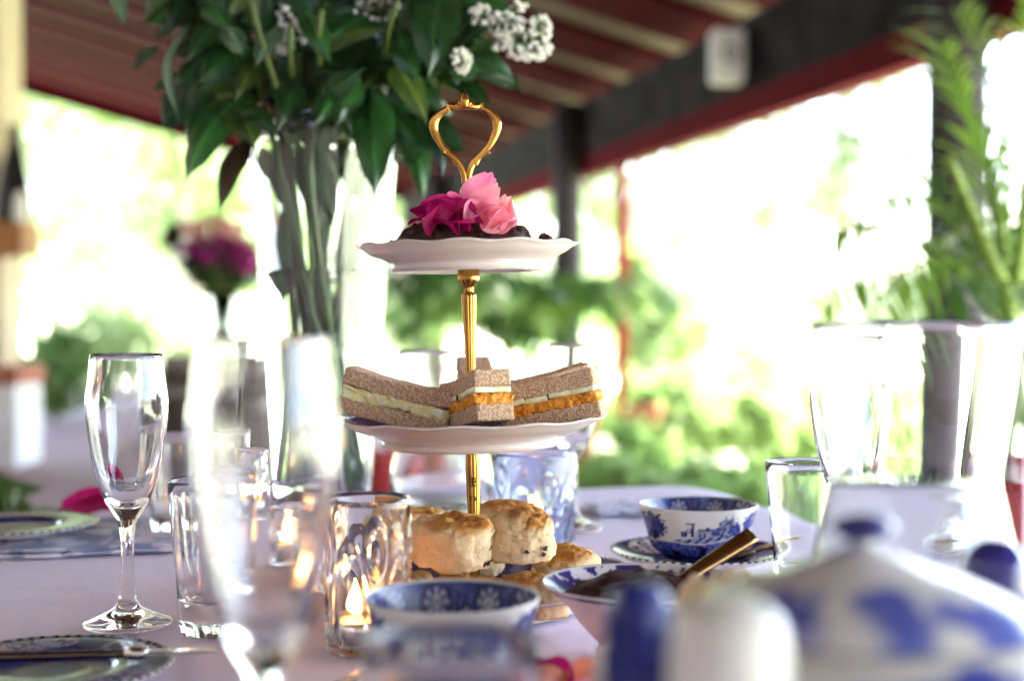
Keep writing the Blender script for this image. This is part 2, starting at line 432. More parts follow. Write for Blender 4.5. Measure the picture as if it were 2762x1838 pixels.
L = [("pale leaning gum tree seen beyond the verandah's far left end", 330, 30, 10, 2.2, 2, 1, 1.2),
     ('slim tree just right of the cream pillar, far off', 150, 34, 9, 2.4, 2, 0, .2),
     ('bushy green tree behind the barrels', 520, 27, 7, 2.3, 1, 0, -.3),
     ('tall thin tree behind the tall glass vase', 880, 36, 12, 2.6, 2, 1, .3),
     ('lime-leaved tree right of the flower vase, far off', 1140, 26, 6.5, 2.2, 0, 0, .2),
     ('tree between the farthest post and centre post', 1420, 32, 8, 2.5, 2, 1, -.2),
     ('straight pale-trunked tree in the bright garden at right', 1990, 34, 14, 2.0, 2, 1, .2),
     ('very faint pale tree left of the right palm', 2290, 30, 13, 1.8, 2, 1, -.4),
     ('leafy tree behind the red pole', 1700, 30, 9, 2.4, 0, 0, .3),
     ('distant tree right of the red pole', 1830, 46, 12, 3.4, 2, 1, .2),
     ('distant tree hidden behind the right palm', 2560, 40, 13, 3.2, 2, 0, .2),
     ('distant tree at the far left behind others', -40, 40, 11, 3.2, 1, 0, .2),
     ('distant broad tree filling the gap left of the barrels', 420, 48, 12, 4.0, 2, 0, .4)]
for i, (lab, px, Y, h, cr, fi, bi, ln) in enumerate(L):
    tree(lab, px, Y, h, cr, FOL[fi], (BARK, BARKP)[bi], 100+i, ln, nl=2300, leaf=.27, first=.3)
S = [('bright green shrub at foot of the cream pillar', 150, 13, .95, 1.0, 1), ('lime shrub behind the barrels', 400, 19, 1.2, 2.2, 0),
     ('round lime shrub beyond the left flute', 260, 17, 1.0, 1.6, 0), ('tall lime shrub just right of the red pole', 1745, 13, 2.0, .9, 0),
     ('yellow-green shrub behind the right teacup', 1900, 11.5, .75, .8, 0), ('small leafy shrub right of the teacup', 2040, 13, .95, .9, 0),
     ('low shrub behind the right carafe', 2230, 12, .7, 1.0, 0), ('green shrub between the two right posts', 1830, 16, 1.2, 1.3, 1),
     ('loose shrub under the farthest post', 1130, 16, 1.5, 1.4, 0), ('shrub left of the centre post', 1450, 15, 1.6, 1.2, 1),
     ('broad lime shrub far off at right', 2120, 20, 1.5, 2.4, 0), ('broad shrub far off behind red pole', 1640, 19, 1.8, 1.8, 0)]
for i, (lab, px, Y, h, wd, fi) in enumerate(S):
    shrub(lab, px, Y, h, wd, FOL[fi], 300+i, nl=1100 if i in (3, 4, 5) else 800, leaf=.14)
cb, rb_, cg, rg_ = [], [], [], []
for i in range(28):
    px_ = 1640+i*32+random.uniform(-12, 12); Ye = 3.29/((px_-1381)/FPX+.238)+.9+1.6*random.random(); hh = .32+.5*random.random()
    for k in range(4): cb.append((X(px_, Ye)+random.uniform(-.2, .2), Ye+random.uniform(-.2, .2), -.12+hh*random.uniform(.15, .9))); rb_.append(random.uniform(.10, .2))
for i in range(30):
    px_ = 1590+i*24+random.uniform(-10, 10); vv = 2.15+1.0*random.random(); Ye = (vv/.9728)/((px_-1381)/FPX+.238)
    for k in range(3): cg.append((X(px_, Ye)+random.uniform(-.15, .15), Ye+random.uniform(-.15, .15), -.12+random.uniform(.05, .3))); rg_.append(random.uniform(.08, .15))
o = leafcloud(9000, .09, clumps(cb, rb_), FOL[0], 'border_planting', None, 501); tagp(o, 'band of loose lime-green planting outside the verandah posts', 'planting', kind='stuff')
o = leafcloud(6500, .08, clumps(cg, rg_), FOL[1], 'ground_cover', None, 502); tagp(o, 'low green ground cover in the bed just behind the table', 'ground cover', kind='stuff')
r_ = np.random.default_rng(77)
def woods(r, n):
    a = r.uniform(-.62, .62, n); d = r.uniform(58, 72, n)
    hmax = 4.2+1.5*np.sin(a*17)+1.2*np.sin(a*41+1)
    return np.stack([np.sin(a)*d, np.cos(a)*d, .3+hmax*r.random(n)**.9], 1)
o = leafcloud(5200, 1.25, woods, mat('distant_foliage', (.22, .27, .17), .8, translucent=.45, noise=(.4, (.30, .34, .23), .35, .7)), 'distant_woodland', None, 78)
tagp(o, 'pale far-off woodland closing the garden', 'woodland', kind='stuff')
# leafy plant just past the table's left corner
t = thing('potted_shrub', 'leafy potted plant just beyond the table at left', 'plant', (X(25, 2.5), 2.5, 0))
V, F, _, _ = lathe([(0, 0), (.13, 0), (.17, .36), (.185, .36), (.185, .40), (.16, .40), (.15, .33), (0, .33)], 28); mesh('pot', V, F, TERRA, t)
leafcloud(170, .085, clumps([(0, 0, .5), (.06, 0, .58), (-.08, .05, .6), (.08, -.04, .5)], [.1, .08, .1, .07]), mat('glossy_leaf', (.03, .075, .015), .35, translucent=.25, noise=(14, (.10, .10, .03), .4, .7)), 'foliage', t, 41, 1.5)
# white garden wall far off
ww = slab('garden_wall', 0, .25, 0, 6, lambda v: 0, 1, WHITEW)
wv = at(270, 0, 33); ww.location = (wv.x+.4, 33, .35); ww.scale = (.8, 1, 1.05); tagp(ww, 'low whitewashed wall far off behind the barrels', 'wall')
# terracotta urn with plant by the red pole
t = thing('garden_urn', 'weathered terracotta urn on a stem right of the red pole', 'urn', (X(1742, 10.2), 10.2, -.12))
V, F, _, _ = lathe(spl([(.09, 0), (.05, .1), (.045, .22), (.09, .3), (.13, .4), (.12, .46), (.105, .44)], 5)+[(0, .4)], 24); mesh('bowl', V, F, TERRA, t)
leafcloud(160, .08, clumps([(0, 0, .5)], [.12]), MATS['foliage_green'], 'foliage', t, 43)
# small red pot
V, F, _, _ = lathe(spl([(0.001, 0), (.09, 0), (.13, .12), (.14, .24)], 4)+[(.12, .24), (.11, .2), (0, .2)], 28)
p = mesh('red_planter', V, F, mat('red_glaze', (.30, .025, .02), .3), loc=(X(1035, 7.6), 7.6, 0)); tagp(p, 'small glossy red planter on the floor behind the vase', 'planter')

# ---------------------------------------------------------------- palms
def frond_mesh(pts, L0, nleaf, wid, seed, droop=.5):
    """rachis through pts, leaflets both sides -> V,F"""
    r = np.random.default_rng(seed)
    rp = [Vector(p) for p in spl(pts, 8)]
    V, F = tube(rp, list(np.linspace(.007, .002, len(rp))), 5)
    V = [tuple(v) for v in V]
    n = len(rp)
    for k in range(nleaf):
        f = .12 + .88*k/nleaf
        i = min(int(f*(n-1)), n-2); ff = f*(n-1)-i
        p = rp[i].lerp(rp[i+1], ff); t = (rp[i+1]-rp[i]).normalized()
        side = t.cross(Vector((0, 0, 1)))
        if side.length < .05: side = Vector((1, 0, 0))
        side.normalize()
        ln = L0*(math.sin(math.pi*(.12+.8*f))**.7)*(.85+.3*r.random())
        for s in (-1, 1):
            d = (side*s*(.75+.2*r.random()) + t*(.75+.25*r.random()) + Vector((0, 0, .25*r.random()))).normalized()
            wv_ = d.cross(Vector((0, 0, 1))).normalized()*wid
            o = len(V); q = [p]
            for m_ in range(1, 4):
                q.append(q[-1] + (d + Vector((0, 0, -droop*m_*.45))).normalized()*ln/3)
            for a, sc_ in zip(q, (.4, 1., .75, .05)):
                V.append(tuple(a-wv_*sc_)); V.append(tuple(a+wv_*sc_ + Vector((0, 0, .1*wid))))
            for m_ in range(3): F.append((o+2*m_, o+2*m_+1, o+2*m_+3, o+2*m_+2))
    return V, F
def palm(label, px, Y, base_z, fronds, m, L0, nleaf, wid, seed, pot=True):
    b = Vector((X(px, Y), Y, -.12 if X(px, Y)*.9728+Y*.2316 > 1.9 and Y > 5 else 0))
    t = thing('potted_palm', label, 'palm', b, group='potted palms on the verandah')
    if pot:
        V, F, _, _ = lathe([(0, 0), (.15, 0), (.20, .4), (.215, .4), (.215, .45), (.19, .45), (.18, .38), (0, .38)], 28); mesh('pot', V, F, TERRA, t)
    r = np.random.default_rng(seed)
    parts = [tube(spl([(.03*math.cos(k*2), .03*math.sin(k*2), .36), (.04*math.cos(k*2), .04*math.sin(k*2), (base_z+.36)/2), (0.01*k, 0, base_z)], 4), .014, 6) for k in range(3)]
    V, F = join(*parts); mesh('stem', V, F, STEM, t)
    for i, fr in enumerate(fronds):
        mm = m[i % len(m)] if not isinstance(fr[-1], bpy.types.Material) else fr[-1]
        pts = fr[0]
        V, F = frond_mesh(pts, L0*fr[1], nleaf, wid, seed*50+i)
        mesh('frond', V, F, mm, t, smooth=False)
    return t
def auto_fronds(n, base_z, ln, seed, up=.8):
    r = np.random.default_rng(seed); out = []
    for k in range(n):
        a = 6.28*k/n + r.random()*.5; l_ = ln*(.75+.4*r.random()); u_ = up*(.4+.8*r.random())
        d = Vector((math.cos(a), math.sin(a), 0))
        b = Vector((0, 0, base_z))
        out.append(([b, b+d*l_*.3+Vector((0, 0, l_*u_*.6)), b+d*l_*.7+Vector((0, 0, l_*u_*.75)), b+d*l_+Vector((0, 0, l_*u_*.45))], 1.))
    return out
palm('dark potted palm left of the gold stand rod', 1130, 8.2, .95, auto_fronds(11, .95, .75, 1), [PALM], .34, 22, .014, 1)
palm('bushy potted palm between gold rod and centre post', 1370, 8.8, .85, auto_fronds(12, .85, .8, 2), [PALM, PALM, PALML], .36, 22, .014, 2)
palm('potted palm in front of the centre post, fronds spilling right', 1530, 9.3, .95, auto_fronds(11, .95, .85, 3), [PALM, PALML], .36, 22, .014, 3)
# right palm
PYR = 2.9
pb = Vector((X(2735, PYR), PYR, 0))
def rel(px, py, Y): return at(px, py, Y) - pb
b0 = rel(2735, 930, PYR)
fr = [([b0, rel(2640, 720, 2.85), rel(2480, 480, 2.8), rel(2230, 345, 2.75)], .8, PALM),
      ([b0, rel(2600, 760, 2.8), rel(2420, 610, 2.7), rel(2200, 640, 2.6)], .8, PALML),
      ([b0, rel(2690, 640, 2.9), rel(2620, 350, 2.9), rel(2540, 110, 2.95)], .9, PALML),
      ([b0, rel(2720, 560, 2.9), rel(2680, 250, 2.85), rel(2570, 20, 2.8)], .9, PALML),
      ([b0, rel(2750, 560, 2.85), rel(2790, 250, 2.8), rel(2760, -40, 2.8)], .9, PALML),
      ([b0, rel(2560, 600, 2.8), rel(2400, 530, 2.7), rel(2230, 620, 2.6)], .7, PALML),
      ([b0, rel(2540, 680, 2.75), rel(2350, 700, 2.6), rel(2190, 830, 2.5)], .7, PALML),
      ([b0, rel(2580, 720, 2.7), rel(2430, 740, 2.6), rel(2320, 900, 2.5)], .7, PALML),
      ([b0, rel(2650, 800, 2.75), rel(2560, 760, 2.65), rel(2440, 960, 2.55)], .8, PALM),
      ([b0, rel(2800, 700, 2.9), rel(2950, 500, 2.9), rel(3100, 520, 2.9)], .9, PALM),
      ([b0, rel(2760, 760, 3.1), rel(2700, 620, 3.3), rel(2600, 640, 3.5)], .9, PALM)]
palmR = palm('tall potted palm with arching fronds at the right edge', 2735, PYR, b0.z, fr, [PALM], .27, 20, .0068, 9)

LIME = mat('lime_palm_stalk', (.20, .30, .03), .4, translucent=.3, noise=(20, (.26, .34, .06), .4, .7))
for pts in ([(2745, 930, 2.88), (2690, 720, 2.8), (2590, 520, 2.75)], [(2750, 930, 2.9), (2700, 640, 2.85), (2670, 420, 2.85)], [(2740, 760, 2.8), (2762, 600, 2.78), (2770, 430, 2.78)], [(2700, 760, 2.78), (2640, 620, 2.75), (2560, 420, 2.7)]):
    V, F = tube(spl([rel(*p) for p in pts], 6), list(np.linspace(.017, .008, 13)), 8); mesh('leaf_stalk', V, F, LIME, palmR)
# ---------------------------------------------------------------- barrels and second bouquet
BARREL = mat('barrel_oak', (.075, .05, .038), .7, noise=(12, (.045, .03, .022), .35, .7), bump=(40, .3, .003))
HOOP = mat('barrel_hoop', (.30, .27, .25), .45, .6)
def barrel(label, px, Y, r, h):
    t = thing('wine_barrel', label, 'barrel', (X(px, Y), Y, 0), group='oak barrels on the verandah')
    def rr(f): return r*(.82+.18*math.sin(math.pi*f))
    ns = 22
    for k in range(ns):
        a0, a1 = 2*math.pi*k/ns+.008, 2*math.pi*(k+1)/ns-.008
        V, F = [], []
        for i in range(9):
            f = i/8
            for a in (a0, a1):
                V.append((rr(f)*math.cos(a), rr(f)*math.sin(a), h*f))
            for a in (a1, a0):
                V.append(((rr(f)-.025)*math.cos(a), (rr(f)-.025)*math.sin(a), h*f))
            if i:
                b = 4*(i-1)
                for q in range(4): F.append((b+q, b+(q+1) % 4, b+4+(q+1) % 4, b+4+q))
        F += [(3, 2, 1, 0), (32, 33, 34, 35)]
        mesh('stave', V, F, BARREL, t, smooth=False)
    for f in (.06, .27, .73, .94):
        V, F, _, _ = lathe([(rr(f-.035)-.004, h*(f-.035)), (rr(f-.035)+.004, h*(f-.035)), (rr(f+.035)+.004, h*(f+.035)), (rr(f+.035)-.004, h*(f+.035))], 36)
        mesh('hoop', V, F, HOOP, t)
    V, F, _, _ = lathe([(0, h-.04), (r*.82-.022, h-.04), (r*.82-.022, h-.02), (0, h-.02)], 28); mesh('head', V, F, BARREL, t, smooth=False)
    return t
barrel('dark oak barrel left of the front flute', 520, 8.0, .20, .75)
barrel('dark oak barrel under the purple flowers, nearer one', 672, 6.4, .155, .79)
BY = 6.4
fb = Vector((X(600, 5.9), 5.9, 0))
# small bistro table carrying the second bouquet
t = thing('side_stand', 'slim dark pedestal stand carrying the purple flowers', 'stand', fb)
V, F, _, _ = lathe([(0, .80), (.11, .80), (.115, .81), (.11, .82), (0, .82)], 28); mesh('top', V, F, BARREL, t)
V, F, _, _ = lathe([(.0, 0), (.12, 0), (.11, .03), (.02, .05), (.018, .80), (0, .80)], 20); mesh('pedestal', V, F, BARREL, t)
V, F, _, _ = lathe([(0, .0), (.04, 0), (.045, .02), (.035, .12), (.05, .25), (.047, .25), (.032, .12), (.04, .02), (0, .012)], 24)
v = mesh('small_vase', V, F, glassmat('smoked_glass', (.75, .8, .78), 1.45), loc=(fb.x, fb.y, .821)); tagp(v, 'small glass vase holding the purple flowers', 'vase')
t = thing('purple_bouquet', 'bouquet of purple and cream flowers in the background at left', 'bouquet', (fb.x, fb.y, .86))
V, F = join(*[tube([(0.012*math.cos(k), .012*math.sin(k), 0), (.015*math.cos(k*2), .015*math.sin(k*2), .2), (.1*math.cos(k*2.2), .1*math.sin(k*2.2), .40)], .004, 5) for k in range(9)]); mesh('stems', V, F, STEM, t)
leafcloud(420, .075, clumps([(0, 0, .28), (-.06, 0, .33), (.07, 0, .33), (0, -.05, .36)], [.1, .11, .1, .1]), MATS['glossy_leaf'], 'foliage', t, 51, 1.4)
PURP = mat('purple_flower', (.26, .010, .13), .6, noise=(30, (.38, .03, .20), .4, .7), translucent=.3)
PEACH = mat('cream_flower', (.75, .46, .38), .6, translucent=.3)
for i, (x_, z_, r_, m_) in enumerate([(-.08, .40, .055, PURP), (.0, .41, .065, PURP), (.09, .39, .06, PURP), (.12, .34, .05, PURP), (-.03, .36, .05, PURP), (.05, .35, .05, PURP), (-.02, .48, .06, PEACH), (.05, .47, .055, PEACH), (-.1, .47, .05, PEACH), (-.19, .43, .03, MATS['brown_bouquet_leaf']), (-.16, .38, .03, WHITEW), (-.17, .46, .03, BLACKC)]):
    leafcloud(90, .05, clumps([(x_, -.10+.03*random.random(), z_)], [r_*1.15]), m_, 'flower_head', t, 60+i, .8)

# ================================================================== the table
E1 = Vector((-.95, -.312, 0)).normalized(); E2 = Vector((.312, -.95, 0)).normalized()
TC = Vector((.235, 1.915, 0))
TL, TW = 2.5, 1.66
def superc(n=96, cr=.05):
    """rounded rectangle outline in (a,b) table axes"""
    out = []
    for (cx, cy_, a0) in ((TL-cr, TW-cr, 0), (cr, TW-cr, 90), (cr, cr, 180), (TL-cr, cr, 270)):
        for k in range(7): a = R(a0+15*k); out.append((cx+cr*math.cos(a), cy_+cr*math.sin(a)))
    res = []
    for i in range(len(out)):
        p, q = np.array(out[i]), np.array(out[(i+1) % len(out)])
        m = max(1, int(np.linalg.norm(q-p)/.04))
        for k in range(m): res.append(p+(q-p)*k/m)
    return np.array(res)
def tloc(a, b, z=0): p = TC + E1*a + E2*b; p.z = z; return p
tab = thing('dining_table', 'long timber dining table under the lavender-white cloth', 'table', (0, 0, 0))
V = [tloc(a, b, z) for z in (TZ-.04, TZ-.006) for a, b in ((.02, .02), (TL-.02, .02), (TL-.02, TW-.02), (.02, TW-.02))]
mesh('tabletop', V, [(0, 1, 2, 3), (7, 6, 5, 4), (0, 4, 5, 1), (1, 5, 6, 2), (2, 6, 7, 3), (3, 7, 4, 0)], WOODB, tab, smooth=False)
for a in (.15, TL-.15):
    for b in (.15, TW-.15):
        p = tloc(a, b); V, F = tube([(p.x, p.y, 0), (p.x, p.y, TZ-.04)], [.028, .038], 10); mesh('leg', V, F, WOODB, tab)
# cloth: fine top grid with soft creases, draped skirt
oc = superc()
V, F = [], []
ctr = oc.mean(0)
NR = 46
for k in range(NR+1):
    f = k/NR
    for p in oc:
        q = ctr+(p-ctr)*max(f, .001)
        V.append((q[0], q[1], 0))
m = len(oc)
for k in range(NR):
    for i in range(m):
        F.append((k*m+i, (k+1)*m+i, (k+1)*m+(i+1) % m, k*m+(i+1) % m))
A = np.array(V)
z = .0016*fbm(A*np.array((2.2, 9, 1)), 3, 11) + .0022*np.maximum(0, 1-np.abs(A[:, 1]-.55-.01*np.sin(A[:, 0]*5))/.016) + .0022*np.maximum(0, 1-np.abs(A[:, 0]-1.05)/.016) + .0020*np.maximum(0, 1-np.abs(A[:, 0]-.62)/.016)
A[:, 2] = TZ - .0022 + np.clip(z, -.002, .002)
V = list(A)
for j, (dz, out) in enumerate(((.006, .006), (.05, .012), (.15, .02), (.26, .028), (.27, .027))):
    base = len(V)
    for i, p in enumerate(oc):
        d = (p-ctr); nrm = np.array((np.sign(d[0])*(abs(d[0]) > TL/2-.06), np.sign(d[1])*(abs(d[1]) > TW/2-.06)))
        s_ = math.sin(i*.55)+.5*math.sin(i*.23+1)
        q = p+nrm*(out+.010*j*s_*.6)
        V.append((q[0], q[1], TZ-dz))
    for i in range(m): F.append((base-m+i, base+i, base+(i+1) % m, base-m+(i+1) % m))
V = [tloc(v[0], v[1], v[2]) for v in V]
o = mesh('tablecloth', V, F, CLOTH); tagp(o, 'lavender-white linen cloth covering the whole tea table', 'tablecloth')
bmx = bmesh.new(); bmx.from_mesh(o.data); bmesh.ops.recalc_face_normals(bmx, faces=bmx.faces[:]); bmx.to_mesh(o.data); bmx.free()

def tpos(px, Y, z=0.): return Vector((X(px, Y), Y, TZ+z+.0006))

# ---------------------------------------------------------------- glassware
def glass_parts(t, segs, n=72, m=None):
    """segs: {name: profile}; contiguous profile pieces of one solid of glass"""
    for nm, pr in segs:
        V, F, _, _ = lathe(pr, n); mesh(nm, V, F, m or GLASS, t)
def flute(label, px, Y, h=.2, k=1.0, rot=0):
    s = h/.2
    t = thing('champagne_flute', label, 'flute', tpos(px, Y), rot, group='champagne flutes on the table')
    oi = spl([(.0, .0885), (.006, .0895), (.0125, .095), (.0185, .107), (.0242, .129), (.0284, .16), (.0262, .182), (.0247, .1985)], 6)
    rim = [(.0250, .1996), (.0255, .2), (.0260, .1996)]
    oo = spl([(.0262, .1985), (.0277, .182), (.0299, .16), (.0259, .127), (.0205, .104), (.0142, .0885), (.0085, .0790)], 6)
    st = spl([(.0085, .0790), (.0056, .0700), (.0046, .055), (.0050, .036), (.0064, .02), (.0095, .0135)], 6)
    ft = spl([(.0095, .0135), (.014, .0105), (.024, .0058), (.0315, .0030)], 5)+[(.0326, .0020), (.0322, .0008), (.0305, .0), (.02, .0004), (.0, .0014)]
    sc_ = lambda pr: [(max(r*k, 0), z*s) for r, z in pr][::-1]
    glass_parts(t, [('bowl', sc_(oi+rim+oo)), ('stem', sc_(st)), ('foot', sc_(ft))])
    return t
def tumbler(label, px, Y, rt=.032, rb=.024, h=.11, base=.02, name='water_tumbler', m=None, wet=0):
    t = thing(name, label, 'tumbler', tpos(px, Y), group='clear tumblers on the table')
    th = .0016
    pr_w = spl([(rb-th*1.4, base+.004), (rb+(rt-rb)*.25-th, base+.02), (rb+(rt-rb)*.6-th, h*.6), (rt-th, h-.001)], 5)+[(rt-th*.5, h), (rt, h-.001)]+spl([(rt, h-.002), (rb+(rt-rb)*.62, h*.6), (rb+(rt-rb)*.26, base+.02), (rb+.0005, base*.9)], 5)
    pr_w = [(0, base), (rb*.6, base+.0005)] + pr_w
    pr_b = [(rb+.0005, base*.9), (rb, base*.4), (rb-.0012, .0012), (rb-.003, 0), (rb*.7, .0006), (0, .0018)]
    glass_parts(t, [('wall', pr_w[::-1]), ('base', pr_b[::-1])], 72, m)
    return t
def carafe(label, px, Y, h, r, fill=0.):
    t = thing('glass_carafe', label, 'carafe', tpos(px, Y), group='wide-necked glass carafes')
    k = r/.053; s = h/.19; th = .0022
    o_ = [(.053, .189), (.050, .165), (.0445, .133), (.0432, .122), (.048, .103), (.059, .06), (.0625, .035), (.060, .012), (.052, .002)]
    i_ = [(a-th, b) for a, b in o_[:-2]]+[(.056, .013)]
    pi = [(0, .010), (.04, .0105)]+spl(i_[::-1], 6)
    rimp = [(.052, .190)]
    po = spl(o_, 6)+[(.045, 0), (0, .002)]
    sc_ = lambda pr: [(a*k, b*s) for a, b in pr]
    cut = len(po)*5//9
    glass_parts(t, [('neck', sc_(pi+rimp+po[:cut+1])[::-1]), ('body', sc_(po[cut:])[::-1])])
    if fill:
        pw = [(0, .0099), (.04, .0104)]+[(a+.0004, b) for a, b in spl(i_[::-1], 6) if b < fill]
        pw += [(pw[-1][0]-.001, fill), (0, fill)]
        V, F, _, _ = lathe(sc_(pw), 72); mesh('water', V, flip(F) if False else F, WATER, t)
    return t
def flipz(t): pass
flute('clear champagne flute in sharp focus at the left', 341, 1.035)
flute('large blurred champagne flute nearest the camera', 712, .56, .2205, 1.0)
flute('champagne flute behind the right end of sandwich plate', 1545, 1.5, .197, .98)
flute('champagne flute half hidden behind the large right carafe', 2290, 1.08, .212, 1.0)
tumbler('straight clear tumbler with thick base between the two left flutes', 568, 1.01, .0305, .0235, .1105, .022)
tumbler('clear tumbler standing left of the right carafe', 2168, 1.185, .0318, .0235, .1055, .016)
tumbler('clear tumbler far back behind the sharp left flute', 475, 1.47, .031, .026, .104, .014)
tumbler('clear tumbler far back behind the blurred front flute', 585, 1.62, .031, .026, .097, .014)
tumbler('blurred clear tumbler in front of the nearest teacup', 1215, .50, .032, .027, .113, .016)
carafe('wide-necked water carafe behind the sandwich plate', 1190, 1.66, .187, .0515)
carafe('large blurred carafe of water at the right foreground', 2466, .72, .2255, .052, .1205)

def votive(label, px, Y, r, h, seed, dx=0., k=1.2, gm=None):
    t = thing('votive_holder', label, 'candle holder', tpos(px, Y), group='embossed glass candle holders')
    th = .0028; bz = .005
    zo = np.linspace(.002, h-.004, 46)
    prof_o = [(0, .001), (r*.5, .0005), (r*.82, 0), (r*.88, .0008)] + [(r*(.9+.1*(zz/h)), zz) for zz in zo] + [(r-.0005, h-.0015), (r-.0012, h)]
    prof_i = [(r-.002, h-.001), (r-th, h-.004), (r*.95-th, h*.5), (r*.9-th, bz+.004), (r*.8-th, bz), (0, bz)]
    V, F, TH, S = lathe(prof_o, 144)
    rad = np.hypot(V[:, 0], V[:, 1]); zz = V[:, 2]
    a = TH*5; q = (zz/h)
    # scrolls and arches in relief
    arch = np.abs(np.hypot((((a/(2*math.pi)) % 1)-.5)*2.2, (q-.18)*1.5)-.75)
    ring = np.abs(np.hypot(((((a/(2*math.pi))+.5) % 1)-.5)*2.2, (q-.68)*2.2)-.36)
    dot = np.hypot(((((a/(2*math.pi))+.5) % 1)-.5)*2.2, (q-.68)*2.2)
    rel_ = np.exp(-(arch/.09)**2)+np.exp(-(ring/.09)**2)+np.exp(-(dot/.13)**2)+.35*np.sin(TH*30+np.sin(q*14)*2)*np.exp(-((q-.1)/.12)**2) + .25*vnoise(np.stack([np.cos(TH)*6, np.sin(TH)*6, q*9], 1), seed)
    msk = sstep(.0, .06, q)*sstep(.93, .86, q)*(rad > r*.87)
    kk = 1+ (rel_*msk*.0016)/np.maximum(rad, 1e-4)
    V[:, 0] *= kk; V[:, 1] *= kk
    mesh('embossed_wall', V, F, gm or GLASS, t)
    V, F, _, _ = lathe(prof_o[-1:]+prof_i, 72); mesh('inner_wall', V, F, gm or GLASS, t)
    # tea light inside
    c = thing('tea_light', 'lit tea light in the '+label, 'candle', tpos(px, Y, bz+.0003)+Vector((dx, 0, 0)), group='lit tea lights')
    cr = min(.0185, r*.9-th-.003)
    V, F, _, _ = lathe([(0, 0), (cr, 0), (cr, .016), (cr-.0004, .016), (cr-.0004, .001), (0, .001)], 32); mesh('cup', V, F, ALU, c)
    V, F, _, _ = lathe([(0, .0012), (cr-.0006, .0012), (cr-.0006, .0128), (cr*.6, .0122), (0, .0118)], 32); mesh('wax', V, F, WAX, c)
    V, F = tube([(0, 0, .0116), (.0006, 0, .019)], .0006, 6); mesh('wick', V, F, WICK, c)
    V, F, _, _ = lathe(spl([(0.0001, .0165), (.0028*k, .019), (.0045*k, .0235), (.0036*k, .031), (.0014*k, .039), (.0002, .045)], 5), 16); mesh('flame', V, F, FLAME, c)
    return t
votive('embossed candle glass left of the scones', 988, .955, .0302, .105, 1, -.007, 1.5)
votive('embossed candle glass far back left', 668, 1.45, .026, .086, 2)
votive('short candle glass seen through the front flute', 815, 1.17, .024, .058, 3)
votive('large embossed candle glass tinted with blue reflections behind the scones at right', 1442, 1.40, .042, .093, 4, gm=BLUEG)

# ---------------------------------------------------------------- cake stand
def plate_prof(R_, fr, depth, foot):
    """ceramic plate cross-section, r list from bottom centre round the rim to top centre, z=0 at foot"""
    t_ = .0034
    bot = [(0, .003), (fr*.80, .003), (fr*.86, .0), (fr*.95, .0), (fr, .0012), (fr*1.02, foot)]
    wall = spl([(fr*1.02, foot), (fr*1.10, foot+.0025), (fr+(R_-fr)*.60, foot+(depth-foot)*.50), (R_-.004, depth-.0022)], 6)
    rim = [(R_-.001, depth-.0014), (R_, depth-.0004), (R_-.0012, depth+.0006)]
    top = spl([(R_-.004, depth-.0004), (fr+(R_-fr)*.60, foot+(depth-foot)*.50+t_), (fr*1.06, foot+.0025+t_), (fr*.92, foot+t_*.9)], 6)+[(fr*.4, foot+t_*.75), (.004, foot+t_*.75), (0, foot+t_*.75)]
    return bot+wall+rim+top
def scallop(V, TH, R_, fr, lobes, amp_r, amp_z, ph=0):
    rad = np.hypot(V[:, 0], V[:, 1]); f = np.clip((rad-fr)/(R_-fr), 0, 1)
    wv = np.abs(np.cos(TH*lobes/2+ph))
    wv2 = .5+.5*np.cos(TH*lobes+2*ph)
    k = 1 + amp_r*f*(wv-.75)
    V[:, 0] *= k; V[:, 1] *= k; V[:, 2] += amp_z*f*f*(wv2-.5)
    return V
SX, SY = -.0285, 1.10
stand = thing('cake_stand', 'three-tier white china cake stand with gold rod and handle', 'cake stand', (SX, SY, TZ+.0006), rot=(0, R(-1.2), 0))
def add_plate(R_, fr, depth, foot, z, lob, ph):
    V, F, TH, S = lathe(plate_prof(R_, fr, depth, foot), 168)
    V = scallop(V, TH, R_, fr, lob, .028, .0017, ph)
    o = mesh('plate', V, F, PRINT, stand, loc=(0, 0, z))
    rad = np.hypot(V[:, 0], V[:, 1]); top = (S > .56)
    c = np.tile(np.array((.66, .55, .53)), (len(V), 1))  # underside toned darker and pinker for shade and cloth bounce
    pat = sstep(-.25, .35, fbm(np.stack([np.cos(TH)*rad*90, np.sin(TH)*rad*90, S*0], 1), 3, 5))[:, None]
    pr = np.array((.05, .035, .12))*(1-pat*.5)+np.array((.3, .27, .4))*pat*.5
    c[top] = pr[top]
    setcol(o, c); return o
Z1, Z2 = .126, .2625
add_plate(.128, .085, .024, .008, 0, 12, .4)
add_plate(.1055, .070, .0230, .007, Z1, 12, .25)
add_plate(.0868, .060, .0210, .007, Z2, 12, .12)
# gold rod: lower and upper fluted spindles
def spindle(name, prof, z, n=96, flutes=12, amp=.10):
    V, F, TH, S = lathe(prof, n)
    k = 1 - amp*(.5+.5*np.cos(TH*flutes))**3*((S > .16) & (S < .93))
    V[:, 0] *= k; V[:, 1] *= k
    o = mesh(name, V, F, GOLDP, stand, loc=(0, 0, z))
    gr = ((.5+.5*np.cos(TH*flutes))**3*((S > .16) & (S < .93)))[:, None]
    wn = sstep(.25, .8, fbm(V*np.array((300, 300, 60)), 3, 4))[:, None]*.5
    c = np.array((.64, .33, .085))*(1-wn)+np.array((.34, .15, .03))*wn
    setcol(o, c*(1-gr)+np.array((.10, .04, .008))*gr); return o
low = [(0, .0085), (.009, .0085), (.0085, .012)]+spl([(.0046, .018), (.0042, .03), (.0048, .07), (.0055, .1), (.0058, .112), (.0052, Z1-.0015), (.0095, Z1+.001)], 6)
spindle('lower_rod', low, 0)
